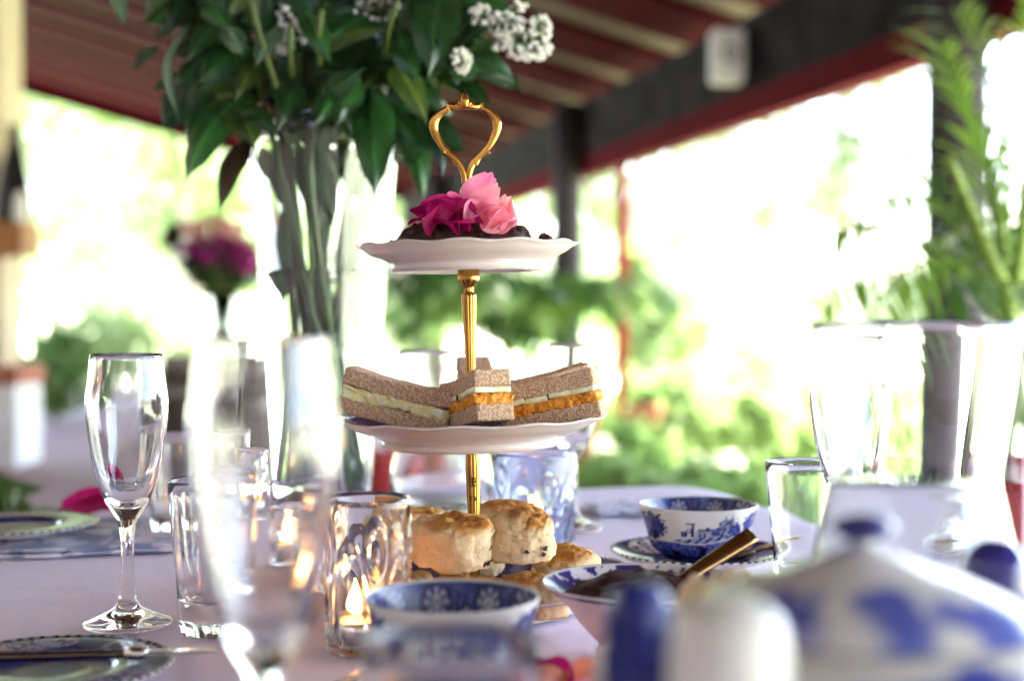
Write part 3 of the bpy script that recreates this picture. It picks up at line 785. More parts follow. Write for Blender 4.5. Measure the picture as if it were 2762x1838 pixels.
up = [(0, .0125), (.009, .0125), (.008, .016)]+spl([(.0042, .022), (.0036, .05), (.0040, .07), (.0050, .095), (.0058, .113), (.0056, .1185), (.0040, .1205), (.0040, .124), (.0050, .1255), (.0078, .1290), (.0085, .1308)], 6)+[(.0085, Z2-Z1+.0015), (0, Z2-Z1+.0015)]
spindle('upper_rod', up, Z1)
ENG = mat('engraved_dark', (.10, .05, .015), .5, 1.)
ring_ = lambda cx, cz, r_: tube([(cx+r_*math.cos(R(a)), -.0055, cz+r_*math.sin(R(a))) for a in range(0, 361, 30)], .0004, 5, False)
V, F = join(ring_(-.0012, .100, .0016), ring_(.0012, .100, .0016), ring_(-.0012, .0968, .0016), ring_(.0012, .0968, .0016),
            tube([(-.003, -.0052, .0868), (-.001, -.0054, .0838)], .0005, 5), tube([(-.001, -.0054, .0868), (-.003, -.0052, .0838)], .0005, 5),
            tube([(.001, -.0054, .0868), (.003, -.0052, .0838)], .0005, 5), tube([(.003, -.0052, .0868), (.001, -.0054, .0838)], .0005, 5))
mesh('engraving', V, F, ENG, stand)
# handle loop. px measured about axis x=1262, scale
HS = 1.10/FPX
def hp(px, py): return ((px-1264)*HS + (py-500)*HS*-.0209*0, 0, CH - TZ + (850-py)*HS)
colr = [(0, Z2+.008), (.010, Z2+.008), (.010, Z2+.011), (.0045, Z2+.014), (.0036, Z2+.03), (.0036, .322), (.0052, .3235), (.0052, .3275), (.0036, .329), (0, .3295)]
V, F, _, _ = lathe(colr, 32); mesh('collar', V, F, GOLD, stand)
axx = 1262
for s in (-1, 1):
    q = lambda dx, py: hp(axx+2+s*dx, py)
    arm = spl([q(5, 497), q(7, 470), q(20, 440), q(45, 415), q(70, 385), q(85, 350), q(82, 325), q(66, 307), q(48, 296), q(42, 284)], 7)
    rad = np.interp(np.linspace(0, 1, len(arm)), [0, .2, .45, .6, .8, 1], [.0024, .0026, .0027, .0036, .0030, .0026])
    V, F = tube(arm, list(rad), 14)
    V2, F2 = tube(spl([q(24, 447), q(33, 430), q(45, 420), q(56, 414), q(61, 410)], 5), [.0022]*16+[.0028]*3+[.0032, .0022][:2], 12)
    V, F = join((V, F), (V2, F2))
    A = np.array(V); A[:, 1] *= .8
    mesh('handle_arm', A, F, GOLD, stand)
shells = []
for dx, y0, y1, r_ in ((0, 292, 250, .0042), (-11, 293, 266, .0030), (11, 293, 266, .0030), (-20, 294, 275, .0027), (20, 294, 275, .0027), (-29, 293, 281, .0024), (29, 293, 281, .0024), (-38, 291, 284, .0027), (38, 291, 284, .0027)):
    shells.append(tube(spl([hp(axx+2+dx*.9, y0+2), hp(axx+2+dx, (y0+y1)/2), hp(axx+2+dx*.82, y1)], 4), list(np.interp(np.linspace(0, 1, 9), [0, .4, 1], [r_*.8, r_, r_*.35])), 10))
shells.append(tube([hp(axx-38, 292), hp(axx+2, 289), hp(axx+42, 292)], .0026, 10))
shells.append(tube([hp(axx+2, 262), hp(axx+2, 247)], [.0026, .0008], 10))
V, F = join(*shells); mesh('crown', V, F, GOLD, stand)

# ---------------------------------------------------------------- sandwiches on middle plate
def grid_box(sx, sy, sz, st):
    nx, ny, nz = [max(2, int(round(d/st))) for d in (sx, sy, sz)]
    idx, V, F = {}, [], []
    def vi(i, j, k):
        if (i, j, k) not in idx:
            idx[(i, j, k)] = len(V); V.append((sx*(i/nx-.5), sy*(j/ny-.5), sz*(k/nz)))
        return idx[(i, j, k)]
    for i in range(nx):
        for j in range(ny):
            F.append((vi(i, j, 0), vi(i, j+1, 0), vi(i+1, j+1, 0), vi(i+1, j, 0))); F.append((vi(i, j, nz), vi(i+1, j, nz), vi(i+1, j+1, nz), vi(i, j+1, nz)))
    for i in range(nx):
        for k in range(nz):
            F.append((vi(i, 0, k), vi(i+1, 0, k), vi(i+1, 0, k+1), vi(i, 0, k+1))); F.append((vi(i, ny, k), vi(i, ny, k+1), vi(i+1, ny, k+1), vi(i+1, ny, k)))
    for j in range(ny):
        for k in range(nz):
            F.append((vi(0, j, k), vi(0, j, k+1), vi(0, j+1, k+1), vi(0, j+1, k))); F.append((vi(nx, j, k), vi(nx, j+1, k), vi(nx, j+1, k+1), vi(nx, j, k+1)))
    return np.array(V), F
def soft(V, r=.0022):
    lo, hi = V.min(0), V.max(0); c = np.clip(V, lo+r, hi-r); d = V-c; l_ = np.linalg.norm(d, axis=1)
    k = np.where(l_ > r, r/np.maximum(l_, 1e-9), 1.)
    return c+d*k[:, None]
def crumb(V, amp, scale, seed, sag=0., sx=.07):
    V = soft(V, .0016 if amp < .0008 else .0012)
    r_ = np.array((V[:, 0], V[:, 1], V[:, 2]*0+V[:, 2])).T
    n_ = np.stack([vnoise(r_*scale, seed), vnoise(r_*scale+31, seed+1), vnoise(r_*scale+77, seed+2)], 1)
    n2 = np.stack([vnoise(r_*scale*2.7, seed+5), vnoise(r_*scale*2.7+31, seed+6), vnoise(r_*scale*2.7+77, seed+7)], 1)
    V = V + amp*n_ + amp*.7*n2
    V[:, 2] += sag*(1-(2*r_[:, 0]/sx)**2)
    return V
def sandwich(label, loc, rot, kind, ln=.074, wd=.027, seed=0, topdx=0.):
    t = thing('finger_sandwich', label, 'sandwich', loc, rot=rot, group='finger sandwiches on the middle plate')
    bt = .0125; ft = {'egg': .009, 'carrot': .0125}[kind]
    V, F = grid_box(ln, wd, bt, .0013); mesh('bread_slice', crumb(V, .00048, 520, seed), F, BREAD, t)
    if kind == 'egg':
        V, F = grid_box(ln*.98, wd*1.02, ft, .0016); mesh('egg_mayonnaise', crumb(V, .0019, 190, seed+20), F, EGG, t, loc=(0, 0, bt-.0006))
    else:
        V, F = grid_box(ln*.99, wd*1.03, ft*.64, .0013); mesh('grated_carrot', crumb(V, .0017, 420, seed+20), F, CARROT, t, loc=(0, 0, bt-.0006))
        for i in range(4):
            V, F = grid_box(ln*.25, wd*1.015, .0046, .0016); V = soft(V, .0010); V[:, 2] += .0005*math.sin(i*2.1+seed)
            c = mesh('cucumber_slice', V, F, CUCUM, t, loc=((i-1.5)*ln*.243, .0006*math.sin(i*3+seed), bt+ft*.60), rot=(0, R(random.uniform(-5, 5)), R(random.uniform(-3, 3))))
            V, F = grid_box(.0008, wd*1.0, .0040, .0016)
            if i < 3: mesh('skin', V, F, CUSKIN, c, loc=(ln*.124, 0, .0002))
    V, F = grid_box(ln, wd, bt, .0013); mesh('bread_slice', crumb(V, .00048, 520, seed+9, -.0018), F, BREAD, t, loc=(topdx, 0, bt+ft+.0002), rot=(R(random.uniform(-1.5, 1.5)), 0, R(random.uniform(-2, 2))))
    return t
PZ = TZ+Z1
# (x,y) of centre about stand, yaw, tilt
def place_s(label, dx, dy, yaw, tilt, kind, seed, z=.0135, ln=.074, wd=.027, topdx=0):
    rot = (Matrix.Rotation(R(yaw), 3, 'Z') @ Matrix.Rotation(R(-tilt), 3, 'Y')).to_euler()
    sandwich(label, (SX+.003+dx, SY+dy, PZ+z), rot, kind, ln, wd, seed, topdx)
place_s('egg finger sandwich lying on the left of the middle plate', -.064, -.028, 170, 13, 'egg', 1, .0205, .086, .030)
place_s('carrot and cucumber finger sandwich pointing at the camera', .000, -.058, -67, 11, 'carrot', 2, .0205, .074, .029)
place_s('carrot and cucumber finger sandwich on the right, nearest rim', .060, -.034, -12, 12, 'carrot', 3, .0200, .074, .029)
place_s('sandwich behind the right one with carrot spilling out', .056, .014, 8, 13, 'carrot', 4, .0205, .074)
place_s('finger sandwich standing behind the gold rod', -.004, .058, 96, 14, 'carrot', 5, .0235, .07, .0272)

# ---------------------------------------------------------------- scones
def scone(label, loc, rot, r, h, seed, raisins=(), squash=(1, 1)):
    t = thing('scone', label, 'scone', loc, rot=rot, group='scones on the bottom plate')
    pr = spl([(0, 0), (r*.5, 0), (r*.88, .001), (r*.99, h*.08), (r*1.0, h*.3), (r*.97, h*.6), (r*.98, h*.8), (r*.88, h*.93), (r*.6, h*1.0), (r*.25, h*1.03), (0, h*1.03)], 6)
    pr = [(max(a, 0), b) for a, b in pr]; pr[0] = (0, 0); pr[-1] = (0, pr[-1][1])
    V, F, TH, S = lathe(pr, 84)
    d = fbm(V*38+seed*7, 4, seed)
    nrm = V-np.array((0, 0, h*.5)); nrm /= np.maximum(np.linalg.norm(nrm, axis=1), 1e-4)[:, None]
    V = V + nrm*(d*.0042)[:, None] + nrm*(fbm(V*110, 2, seed+40)*.0012)[:, None] + nrm*(vnoise(V*300, seed+4)*.0009)[:, None] - nrm*(.0022*np.maximum(0, .12-np.abs(fbm(V*np.array((45, 45, 90)), 3, seed+60)))/.12)[:, None]
    V[:, 0] *= squash[0]; V[:, 1] *= squash[1]
    V[:, 2] += (V[:, 0]/r)*.004*math.sin(seed)*(V[:, 2]/h)
    V[:, 2] = np.maximum(V[:, 2], 0)
    zf = V[:, 2]/h
    brown = np.clip(sstep(.74, 1.0, zf+.12*fbm(V*70, 3, seed+3)) , 0, 1)
    spot = sstep(.05, .7, fbm(V*80, 3, seed+8))
    base = np.array((.74, .50, .27)); gold = np.array((.52, .24, .055)); dk = np.array((.32, .105, .018)); pale = np.array((.80, .61, .39))
    c = base*(1-.5)+pale*.5 + 0*V
    c = c*(1-brown[:, None]) + (gold*(1-spot[:, None])+dk*spot[:, None])*brown[:, None]
    bb = sstep(.10, .0, zf)[:, None]; c = c*(1-bb)+gold*bb
    fl = sstep(.25, .8, fbm(V*55, 3, seed+15))[:, None]*.35; c = c*(1-fl)+np.array((.56, .30, .11))*fl
    o = mesh('crust', V, F, SCONE, t); setcol(o, c)
    for (a, zz, s_) in raisins:
        bm = bmesh.new(); bmesh.ops.create_icosphere(bm, subdivisions=2, radius=s_)
        me = bpy.data.meshes.new('raisin')
        for v_ in bm.verts: v_.co *= 1+.45*math.sin(v_.co.y*1500+seed)*math.cos(v_.co.z*1900+a); v_.co.x *= .35; v_.co.z *= .8
        bm.to_mesh(me); bm.free(); me.materials.append(RAISIN)
        a = R(a); link('raisin', me, t, (r*squash[0]*math.cos(a), r*squash[1]*math.sin(a), h*zz), (0, 0, a))
    return t
def sc_at(px, py, Y): return at(px, py, Y)
ZP = TZ+.0125
scone('plump scone at left front of the top layer', (X(1212, 1.02), 1.02, at(0, 1522, 1.02).z-.002), (R(4), R(5), R(20)), .0298, .0360, 1, ((-38, .52, .0026), (-50, .20, .0024), (-40, .22, .0028)), (1, .95))
scone('scone with golden crust and raisins at right front', (X(1408, 1.035), 1.035, at(0, 1498, 1.035).z-.002), (R(2), R(-4), R(75)), .0258, .0325, 2, ((-158, .33, .0020), (-245, .62, .0034), (-125, .36, .0024), (-128, .24, .0020)))
scone('rough-topped scone behind, right of the gold rod', (X(1362, 1.14), 1.14, TZ+.042), (R(2), R(3), 0), .029, .034, 3)
scone('scone mostly hidden behind the left front one', (X(1120, 1.12), 1.12, TZ+.044), (0, R(-3), 0), .028, .032, 4)
scone('flat golden scone of the lower layer in the centre', (X(1275, 1.005), 1.005, ZP), (0, 0, R(40)), .029, .0265, 5, (), (1.0, .9))
scone('lower scone at right, nearest the teacup', (X(1525, 1.10), 1.10, ZP+.004), (0, R(-6), R(10)), .028, .028, 6)
scone('lower scone right of centre, front', (X(1440, 1.015), 1.015, ZP), (0, R(2), R(190)), .025, .026, 7)
scone('lower scone at far left behind the candle glass', (X(1080, 1.03), 1.03, ZP), (0, R(4), R(90)), .028, .026, 8)
scone('lower scone hidden at the back of the plate', (X(1265, 1.17), 1.17, ZP), (0, 0, R(90)), .029, .029, 9)

# ---------------------------------------------------------------- brownie, petals on the top plate
P1 = Vector((SX-.007, SY, TZ+Z2+.0105))
t = thing('chocolate_cake', 'dark crumbly chocolate cake heaped on the top plate', 'cake', P1)
V, F, TH, S = lathe([(0, 0), (.052, 0), (.058, .004)]+spl([(.058, .006), (.050, .015), (.036, .020), (.018, .025), (0.004, .027)], 6)+[(0, .027)], 96)
V[:, 2] *= 1.25; d = fbm(V*75, 4, 3); V = V*(1+.06*d[:, None]); V[:, 2] = np.maximum(V[:, 2]+.0035*fbm(V*130, 3, 9), 0)
mesh('crumb_base', V, F, CAKE, t)
for i in range(46):
    a = random.uniform(0, 6.28); rr_ = random.uniform(.012, .056); s_ = random.uniform(.0025, .0065)
    bm = bmesh.new(); bmesh.ops.create_icosphere(bm, subdivisions=2, radius=s_)
    A = np.array([v.co[:] for v in bm.verts]); A *= (1+.45*vnoise(A*300+i*9, i))[:, None]
    for v, c in zip(bm.verts, A): v.co = c
    me = bpy.data.meshes.new('crumb'); bm.to_mesh(me); bm.free(); me.materials.append(CREAMB if i % 7 == 0 else CAKE)
    link('crumb', me, t, (rr_*math.cos(a), rr_*math.sin(a), .024*(1-(rr_/.060)**1.6)+.003))
for (dx, dz, s_) in ((.060, .0135, .0062), (.064, .012, .0068), (.070, .009, .0055), (.074, .008, .004), (-.064, .007, .005), (-.056, .008, .006)):
    bm = bmesh.new(); bmesh.ops.create_icosphere(bm, subdivisions=2, radius=s_)
    A = np.array([v.co[:] for v in bm.verts]); A *= (1+.4*vnoise(A*300+dx*900, 5))[:, None]; A[:, 0] *= .7
    for v, c in zip(bm.verts, A): v.co = c
    me = bpy.data.meshes.new('chocolate_chunk'); bm.to_mesh(me); bm.free(); me.materials.append(CAKE)
    link('chocolate_chunk', me, t, (dx, -.012, dz))
def petal(name, base, tip, wid, nrm, m, parent, cup=.35, curl=.3, ruf=.12, seed=0, n=14, point=.0, arch=.15):
    """soft petal surface between two points (parent space)"""
    b, e = Vector(base), Vector(tip); ax = e-b; ln = ax.length; ax.normalize()
    nv = Vector(nrm); nv = (nv-ax*nv.dot(ax)).normalized(); sd_ = ax.cross(nv)
    V, F = [], []
    for i in range(n+1):
        u_ = i/n
        wf = (math.sin(math.pi*min(1, .10+u_*.82))**.75)*(1-point*u_**2)
        for j in range(n+1):
            v_ = 2*j/n-1
            hgt = cup*wid*(v_*v_)*.5 + arch*ln*math.sin(math.pi*u_) - curl*ln*max(0, u_-.55)**2*2.2
            hgt += ruf*wid*math.sin(v_*5.3+seed*1.7+u_*3)*u_*.6
            p = b+ax*(ln*u_)+sd_*(wid*.5*wf*v_)+nv*hgt
            V.append(p)
    for i in range(n):
        for j in range(n):
            k = i*(n+1)+j; F.append((k, k+1, k+n+2, k+n+1))
    o = mesh(name, V, F, m, parent)
    return o
def fp(px, py, Y=1.085): return at(px, py, Y)
# magenta flower
o_ = fp(1215, 590, 1.07)
t = thing('magenta_flower', 'crumpled deep magenta flower lying on the chocolate cake', 'flower', o_)
q = lambda px, py, Y=1.07: fp(px, py, Y)-o_
petal('petal', q(1210, 600, 1.08), q(1128, 562, 1.06), .030, (0, -1, .3), MAGENTA, t, .4, .2, .15, 1)
petal('petal', q(1225, 600, 1.07), q(1185, 535, 1.065), .026, (.3, -1, .1), MAGENTA, t, .5, .1, .1, 2, point=.5)
petal('petal', q(1200, 605, 1.06), q(1235, 622, 1.03), .024, (-.2, -.5, 1), MAGENTA, t, .6, .3, .2, 3, point=.6)
petal('petal', q(1220, 585, 1.08), q(1272, 545, 1.09), .030, (-.1, -1, .4), MAGENTA, t, .3, .2, .2, 4)
petal('petal', q(1225, 600, 1.055), q(1290, 590, 1.035), .026, (.1, -1, .5), MAGENTA, t, .6, .3, .25, 5)
petal('petal', q(1150, 600, 1.07), q(1100, 606, 1.06), .010, (0, -.3, 1), MAGENTA, t, .3, 0, .1, 6, point=.7)
petal('petal', q(1180, 595, 1.06), q(1160, 560, 1.04), .026, (-.4, -1, .3), MAGENTA, t, .7, .4, .25, 7)
petal('petal', q(1240, 600, 1.05), q(1262, 560, 1.04), .020, (.2, -1, .2), MAGENTA, t, .8, .3, .25, 8, point=.3)
o_ = fp(1330, 560, 1.07)
t = thing('pink_flower', 'soft pink ruffled flower leaning on the gold handle', 'flower', o_)
q = lambda px, py, Y=1.07: fp(px, py, Y)-o_
petal('petal', q(1275, 550, 1.08), q(1325, 470, 1.065), .028, (.2, -1, .2), PINK2, t, .35, .15, .12, 1, arch=.2)
petal('petal', q(1310, 560, 1.06), q(1335, 505, 1.045), .024, (.1, -1, .4), PINK, t, .5, .5, .12, 2, arch=.25)
petal('petal', q(1330, 580, 1.07), q(1370, 535, 1.055), .030, (.5, -1, .2), PINK, t, .5, .35, .12, 3, arch=.2)
petal('petal', q(1320, 595, 1.06), q(1385, 590, 1.06), .026, (.4, -1, .2), PINK, t, .3, .2, .12, 4, arch=.15)
petal('petal', q(1310, 570, 1.05), q(1350, 625, 1.05), .024, (.2, -1, .1), PINK, t, .4, -.2, .1, 5, arch=.05)
petal('petal', q(1325, 628, 1.05), q(1392, 596, 1.055), .016, (-.2, -.6, 1), PINK, t, .6, .0, .2, 6, point=.6)
petal('petal', q(1300, 560, 1.05), q(1255, 595, 1.035), .016, (-.1, -1, .3), PINK2, t, .6, .2, .1, 7)
petal('petal', q(1310, 590, 1.055), q(1345, 560, 1.04), .018, (.3, -1, .3), PINK, t, .8, .4, .2, 8)

# ---------------------------------------------------------------- blue printed ware
def rosettes(c, u, v, cents, col1=INK, col2=WH):
    for (a, b, r_) in cents:
        d = np.hypot(u-a, v-b)/r_; ang = np.arctan2(v-b, u-a)
        m1 = (d < 1); pet = .5+.5*np.cos(ang*8)
        k = sstep(.3, .7, pet)*(d > .28)*(d < .72)
        c[m1] = COB
        c[m1 & (k > .5)] = MID*.5+WH*.5
        c[(d > .86) & (d < 1)] = INK
        c[(d > .12) & (d < .24)] = WH
    return c
def ground(u, v, seed, k=1.):
    P_ = np.stack([u*14*k, v*14*k, u*0+seed], 1)
    f = fbm(P_, 3, seed); h_ = vnoise(P_*4, seed+5)
    m_ = sstep(-.5, .5, f+.5*h_)[:, None]
    return COB*(1-m_)*1.0 + MID*m_*1.1
def scene_print(a, b):
    """landscape print on a cup: a across (-1..1), b up (0..1)"""
    x = 1115+725*a; y = 1010-675*b
    c = np.tile(WH, (len(a), 1)).astype(float)
    nz = fbm(np.stack([a*22, b*22, a*0], 1), 3, 2); hz = vnoise(np.stack([a*60, b*30, a*0], 1), 4)
    # far hill and water line
    line = 745-75*sstep(1150, 1600, x)-10*np.sin(x/90)
    low = y > line
    c[low] = (MID*.9+COB*.35) + (.10*hz[low])[:, None]
    c[(np.abs(y-line) < 9)] = WH*.95
    c[low & (y > 930)] = COB*.8+INK*.3
    # scalloped shrubs
    top = 715-95*sstep(760, 1340, x)-14*np.abs(np.sin(x/34))
    sh = (y > top) & (y < line-8) & (x > 760) & (x < 1560)
    c[sh] = np.where((np.sin(x/17+y/15) > .1)[:, None], COB*1.2, MID+.25)[sh]
    def rect(x0, x1, y0, y1, col): c[(x > x0) & (x < x1) & (y > y0) & (y < y1)] = col
    rect(1000, 1290, 585, 665, MID*.4+WH*.5); rect(1190, 1290, 585, 640, MID*.9); rect(1020, 1360, 555, 592, COB+.12); rect(1120, 1165, 535, 560, COB); rect(1240, 1270, 535, 560, COB)
    rect(1045, 1070, 610, 665, COB); rect(1095, 1118, 605, 660, COB)
    rect(890, 955, 485, 665, WH*.9); rect(950, 988, 478, 665, COB*1.3); rect(885, 960, 480, 500, COB); rect(905, 918, 540, 565, INK); rect(928, 940, 540, 565, INK); rect(915, 945, 590, 612, INK)
    rect(838, 900, 580, 668, MID); rect(890, 905, 575, 660, COB)
    def tree_(cx, cy_, rx, ry, dark, sd):
        d = np.hypot((x-cx)/rx, (y-cy_)/ry)+.28*nz+.1*np.sin(np.arctan2(y-cy_, x-cx)*9+sd)
        m_ = d < 1
        tx = np.sin(np.hypot(x-cx, y-cy_)/11+nz*3) > (.35 if dark else -.1)
        c[m_] = np.where(tx[:, None], MID*.6+WH*.35 if not dark else MID, COB)[m_]
        c[(d > .9) & (d < 1.02)] = COB
    tree_(500, 520, 120, 130, True, 1); tree_(590, 580, 80, 90, True, 2); tree_(530, 670, 90, 60, True, 6); rect(545, 580, 600, 745, INK)
    tree_(1400, 520, 115, 105, False, 3); tree_(1490, 580, 70, 90, True, 4); tree_(1380, 620, 70, 50, False, 8)
    tree_(1720, 470, 120, 80, False, 5); tree_(1680, 540, 100, 80, True, 6); tree_(1790, 420, 60, 70, True, 7)
    # figures
    for (fx, fy, rx, ry) in ((1090, 840, 26, 60), (1130, 815, 30, 24), (1050, 795, 24, 20), (1070, 900, 16, 50), (1125, 890, 14, 50), (1010, 850, 60, 10), (800, 890, 50, 30), (760, 860, 22, 18), (850, 930, 70, 22), (1640, 860, 70, 90), (1300, 900, 40, 30)):
        c[np.hypot((x-fx)/rx, (y-fy)/ry) < 1] = INK
    return np.clip(c, 0, 1)
def teacup(label, px, Y, seed, rot=0):
    t = thing('teacup', label, 'teacup', tpos(px, Y, .0115), rot, group='blue and white teacups')
    h = .0575
    out = [(0, .0015), (.024, .0015), (.0255, 0), (.028, 0), (.029, .003)]+spl([(.029, .004), (.036, .008), (.0405, .015), (.0432, .027), (.0466, .042), (.0500, h-.001)], 10)
    inn = [(.0496, h), (.0487, h-.0006)]+spl([(.0484, h-.002), (.0450, .042), (.0416, .027), (.0385, .016), (.032, .010), (.018, .0075)], 8)+[(0, .007)]
    prof = out+inn
    V, F, TH, S = lathe(prof, 300)
    o = mesh('bowl', V, F, PRINT, t)
    no = len(out)/(len(prof)-1)
    phi = (TH+math.pi/2+math.pi) % (2*math.pi)-math.pi    # 0 faces the camera (-Y)
    rad = np.hypot(V[:, 0], V[:, 1])
    a = np.where(np.abs(phi) < math.pi/2, np.sin(phi)*rad/.05, np.sin(phi)*.8)
    b = (V[:, 2]-.001)/(h-.003)
    c = scene_print(a, b)
    ins = S > no+.004
    u_ = phi; v_ = V[:, 2]/.05
    ci = ground(u_, v_, seed)
    ci = rosettes(ci, u_, v_*.9, [(k*.62+.2, .80, .22 if k % 3 else .30) for k in range(-5, 6)]+[(k*.62+.5, .62, .15) for k in range(-5, 6)])
    c[ins] = ci[ins]
    c[(V[:, 2] > h-.0016)] = WH
    setcol(o, c)
    return t
def saucer(label, px, Y, R_, seed,  name='saucer', cat='saucer', grp='blue and white saucers and plates', depth=.014, fr=.55, z=0, pale=(.72, .58, .52)):
    t = thing(name, label, cat, tpos(px, Y, z), group=grp)
    V, F, TH, S = lathe(plate_prof(R_, R_*fr, depth, .004), 260)
    o = mesh('dish', V, F, PRINT, t)
    rad = np.hypot(V[:, 0], V[:, 1])/R_
    u_, v_ = V[:, 0]/R_*3, V[:, 1]/R_*3
    c = ground(u_, v_, seed)*.55 + INK*.35
    # cartouches with pale flowers
    for k in range(5):
        a0 = 2*math.pi*k/5+.5*seed
        dphi = (TH-a0+math.pi) % (2*math.pi)-math.pi
        d = np.hypot(dphi/.42, (rad-.76)/.17)
        m_ = (d < 1)
        f = vnoise(np.stack([u_*7, v_*7, u_*0], 1), seed+3)+.4*vnoise(np.stack([u_*15, v_*15, u_*0], 1), seed+4)
        c[m_] = np.where((f > -.02)[:, None], np.array(pale), COB*.6+INK*.5)[m_]
        c[(d > .93) & (d < 1.1)] = np.array(pale)*.85
    c[rad > .965] = np.where((np.sin(TH*60) > .0)[:, None], INK*1.2, WH)[rad > .965]
    under = S < .52
    c[under] = WH
    setcol(o, c)
    return t
saucer('dark blue printed saucer under the sharp right teacup', 1884, 1.26, .079, 2, depth=.0185)
teacup('sharp blue and white landscape teacup at the right', 1884, 1.26, 3).scale = (1.06, 1.06, .84)
saucer('blue printed saucer under the blurred front teacup', 1225, .80, .074, 3)
teacup('blurred blue and white teacup in front of the scones', 1218, .80, 5)
saucer('dark blue bread plate at the left front with knife across', 120, .875, .078, 4, 'bread_plate', 'plate', depth=.011, pale=(.30, .27, .42))
saucer('dark blue plate with ivory knife at far left', 30, 1.42, .085, 6, 'bread_plate', 'plate', depth=.011, z=.008, pale=(.10, .10, .22))

# jam bowl
JX, JY = X(1735, .93), .93
t = thing('jam_bowl', 'footed blue printed bowl holding dark jam', 'bowl', (JX, JY, TZ+.0006))
h = .0525
out = [(0, .002), (.026, .002), (.028, 0), (.031, 0), (.031, .006), (.029, .010)]+spl([(.030, .012), (.041, .024), (.050, .036), (.060, .0455), (.0672, h-.001)], 8)
inn = [(.0668, h), (.0655, h-.0006)]+spl([(.064, h-.0015), (.054, .0425), (.045, .034), (.034, .020), (.018, .014)], 8)+[(0, .0135)]
V, F, TH, S = lathe(out+inn, 220)
o = mesh('bowl', V, F, PRINT, t)
c = np.tile(np.array((.74, .50, .47)), (len(V), 1))  # outside tinted pink for light reflected from cloth and candle
u_, v_ = V[:, 0]*130, V[:, 1]*130
f = vnoise(np.stack([u_, v_, u_*0], 1), 3)+.5*vnoise(np.stack([u_*2.3, v_*2.3, u_*0], 1), 4)
ci = np.where((f > .0)[:, None], np.array((.70, .62, .62)), np.array((.045, .03, .16)))
ins = S > (len(out)-.5)/(len(out)+len(inn)-1); c[ins] = ci[ins]
edge = (V[:, 2] > h-.0045) & (V[:, 2] < h-.0022) & ~ins; c[edge] = np.array((.05, .03, .14))
c[V[:, 2] > h-.0012] = WH
setcol(o, c)
V, F, TH, S = lathe(spl([(0.0001, .0575), (.02, .0565), (.036, .0515), (.048, .0455), (.0545, .0415)], 6)[::-1], 90)
V[:, 2] += .0018*fbm(V*120, 3, 5)*(np.hypot(V[:, 0], V[:, 1]) < .047)
mesh('jam', V, F, JAM, t)
def spoon(name, label, cat, pts, wid, thick, m, bowl=None, group=None, roll=0.):
    """flat handle swept through pts, optional egg-shaped bowl at pts[0]"""
    o_ = Vector(pts[0]); t = thing(name, label, cat, o_, group=group)
    P_ = [Vector(p)-o_ for p in spl([tuple(p) for p in pts], 6)]
    V, F = [], []
    n = len(P_)
    for i, p in enumerate(P_):
        tg = (P_[min(i+1, n-1)]-P_[max(i-1, 0)]).normalized(); sd_ = tg.cross(Vector((0, 0, 1))).normalized(); up_ = sd_.cross(tg); sd_, up_ = sd_*math.cos(roll)+up_*math.sin(roll), up_*math.cos(roll)-sd_*math.sin(roll)
        wf = wid(i/(n-1))/2
        for (a, b) in ((-1, -.5), (-.8, .6), (0, 1), (.8, .6), (1, -.5), (0, -.9)):
            V.append(p+sd_*a*wf+up_*b*thick/2)
    for i in range(n-1):
        for k in range(6): F.append((i*6+k, i*6+(k+1) % 6, i*6+6+(k+1) % 6, i*6+6+k))
    F += [tuple(range(5, -1, -1)), tuple(range((n-1)*6, n*6))]
    mesh('handle', V, F, m, t)
    if bowl:
        L_, W_, D_ = bowl
        d = (P_[0]-P_[2]).normalized(); sd_ = d.cross(Vector((0, 0, 1))).normalized(); up_ = sd_.cross(d)
        V, F = [], []
        N_ = 14
        for s_ in (0, 1):
            for i in range(N_+1):
                for j in range(N_+1):
                    a, b = i/N_, 2*j/N_-1
                    ww_ = W_/2*math.sin(math.pi*(.06+.94*a)**.8)**.6 if 0 < a < 1 else W_*.06
                    dd = D_*(1-b*b)*math.sin(math.pi*a)
                    V.append(d*(L_*a)+sd_*(ww_*b)-up_*(dd+s_*.0009))
        for s_ in (0, 1):
            for i in range(N_):
                for j in range(N_):
                    k = s_*(N_+1)**2+i*(N_+1)+j; f = (k, k+1, k+N_+2, k+N_+1); F.append(f if s_ else tuple(reversed(f)))
        mesh('bowl', V, F, m, t)
    return t
spoon('jam_spoon', 'polished spoon standing in the jam, handle pointing right', 'spoon', [at(1760, 1605, .915), at(1810, 1585, .92), at(1905, 1522, .935), at(2030, 1442, .955)], lambda f: .005+.0075*f, .0026, GILT, (.03, .02, .006), roll=R(-42))
spoon('teaspoon', 'small dark teaspoon resting on the saucer by the right teacup', 'spoon', [at(2035, 1484, 1.235), at(2070, 1472, 1.24), at(2110, 1462, 1.25), at(2160, 1452, 1.26)], lambda f: .004+.005*f, .0022, GILT, (.028, .018, .004))
# cream bowl
t = thing('cream_bowl', 'white bowl heaped with clotted cream behind the sugar caster', 'bowl', tpos(1985, .70))
V, F, TH, S = lathe([(0, .002), (.018, .0), (.022, 0)]+spl([(.022, .003), (.032, .02), (.036, .05), (.036, .078)], 5)+[(.035, .079), (.034, .077), (.033, .05), (.028, .02), (0, .015)], 60); mesh('bowl', V, F, CERAM, t)
V, F, TH, S = lathe(spl([(.0335, .070), (.030, .084), (.018, .094), (.006, .097)], 6)+[(0, .097)], 60)
V = V*(1+.06*fbm(V*110, 3, 3)[:, None]); mesh('clotted_cream', V, F, CREAM, t)

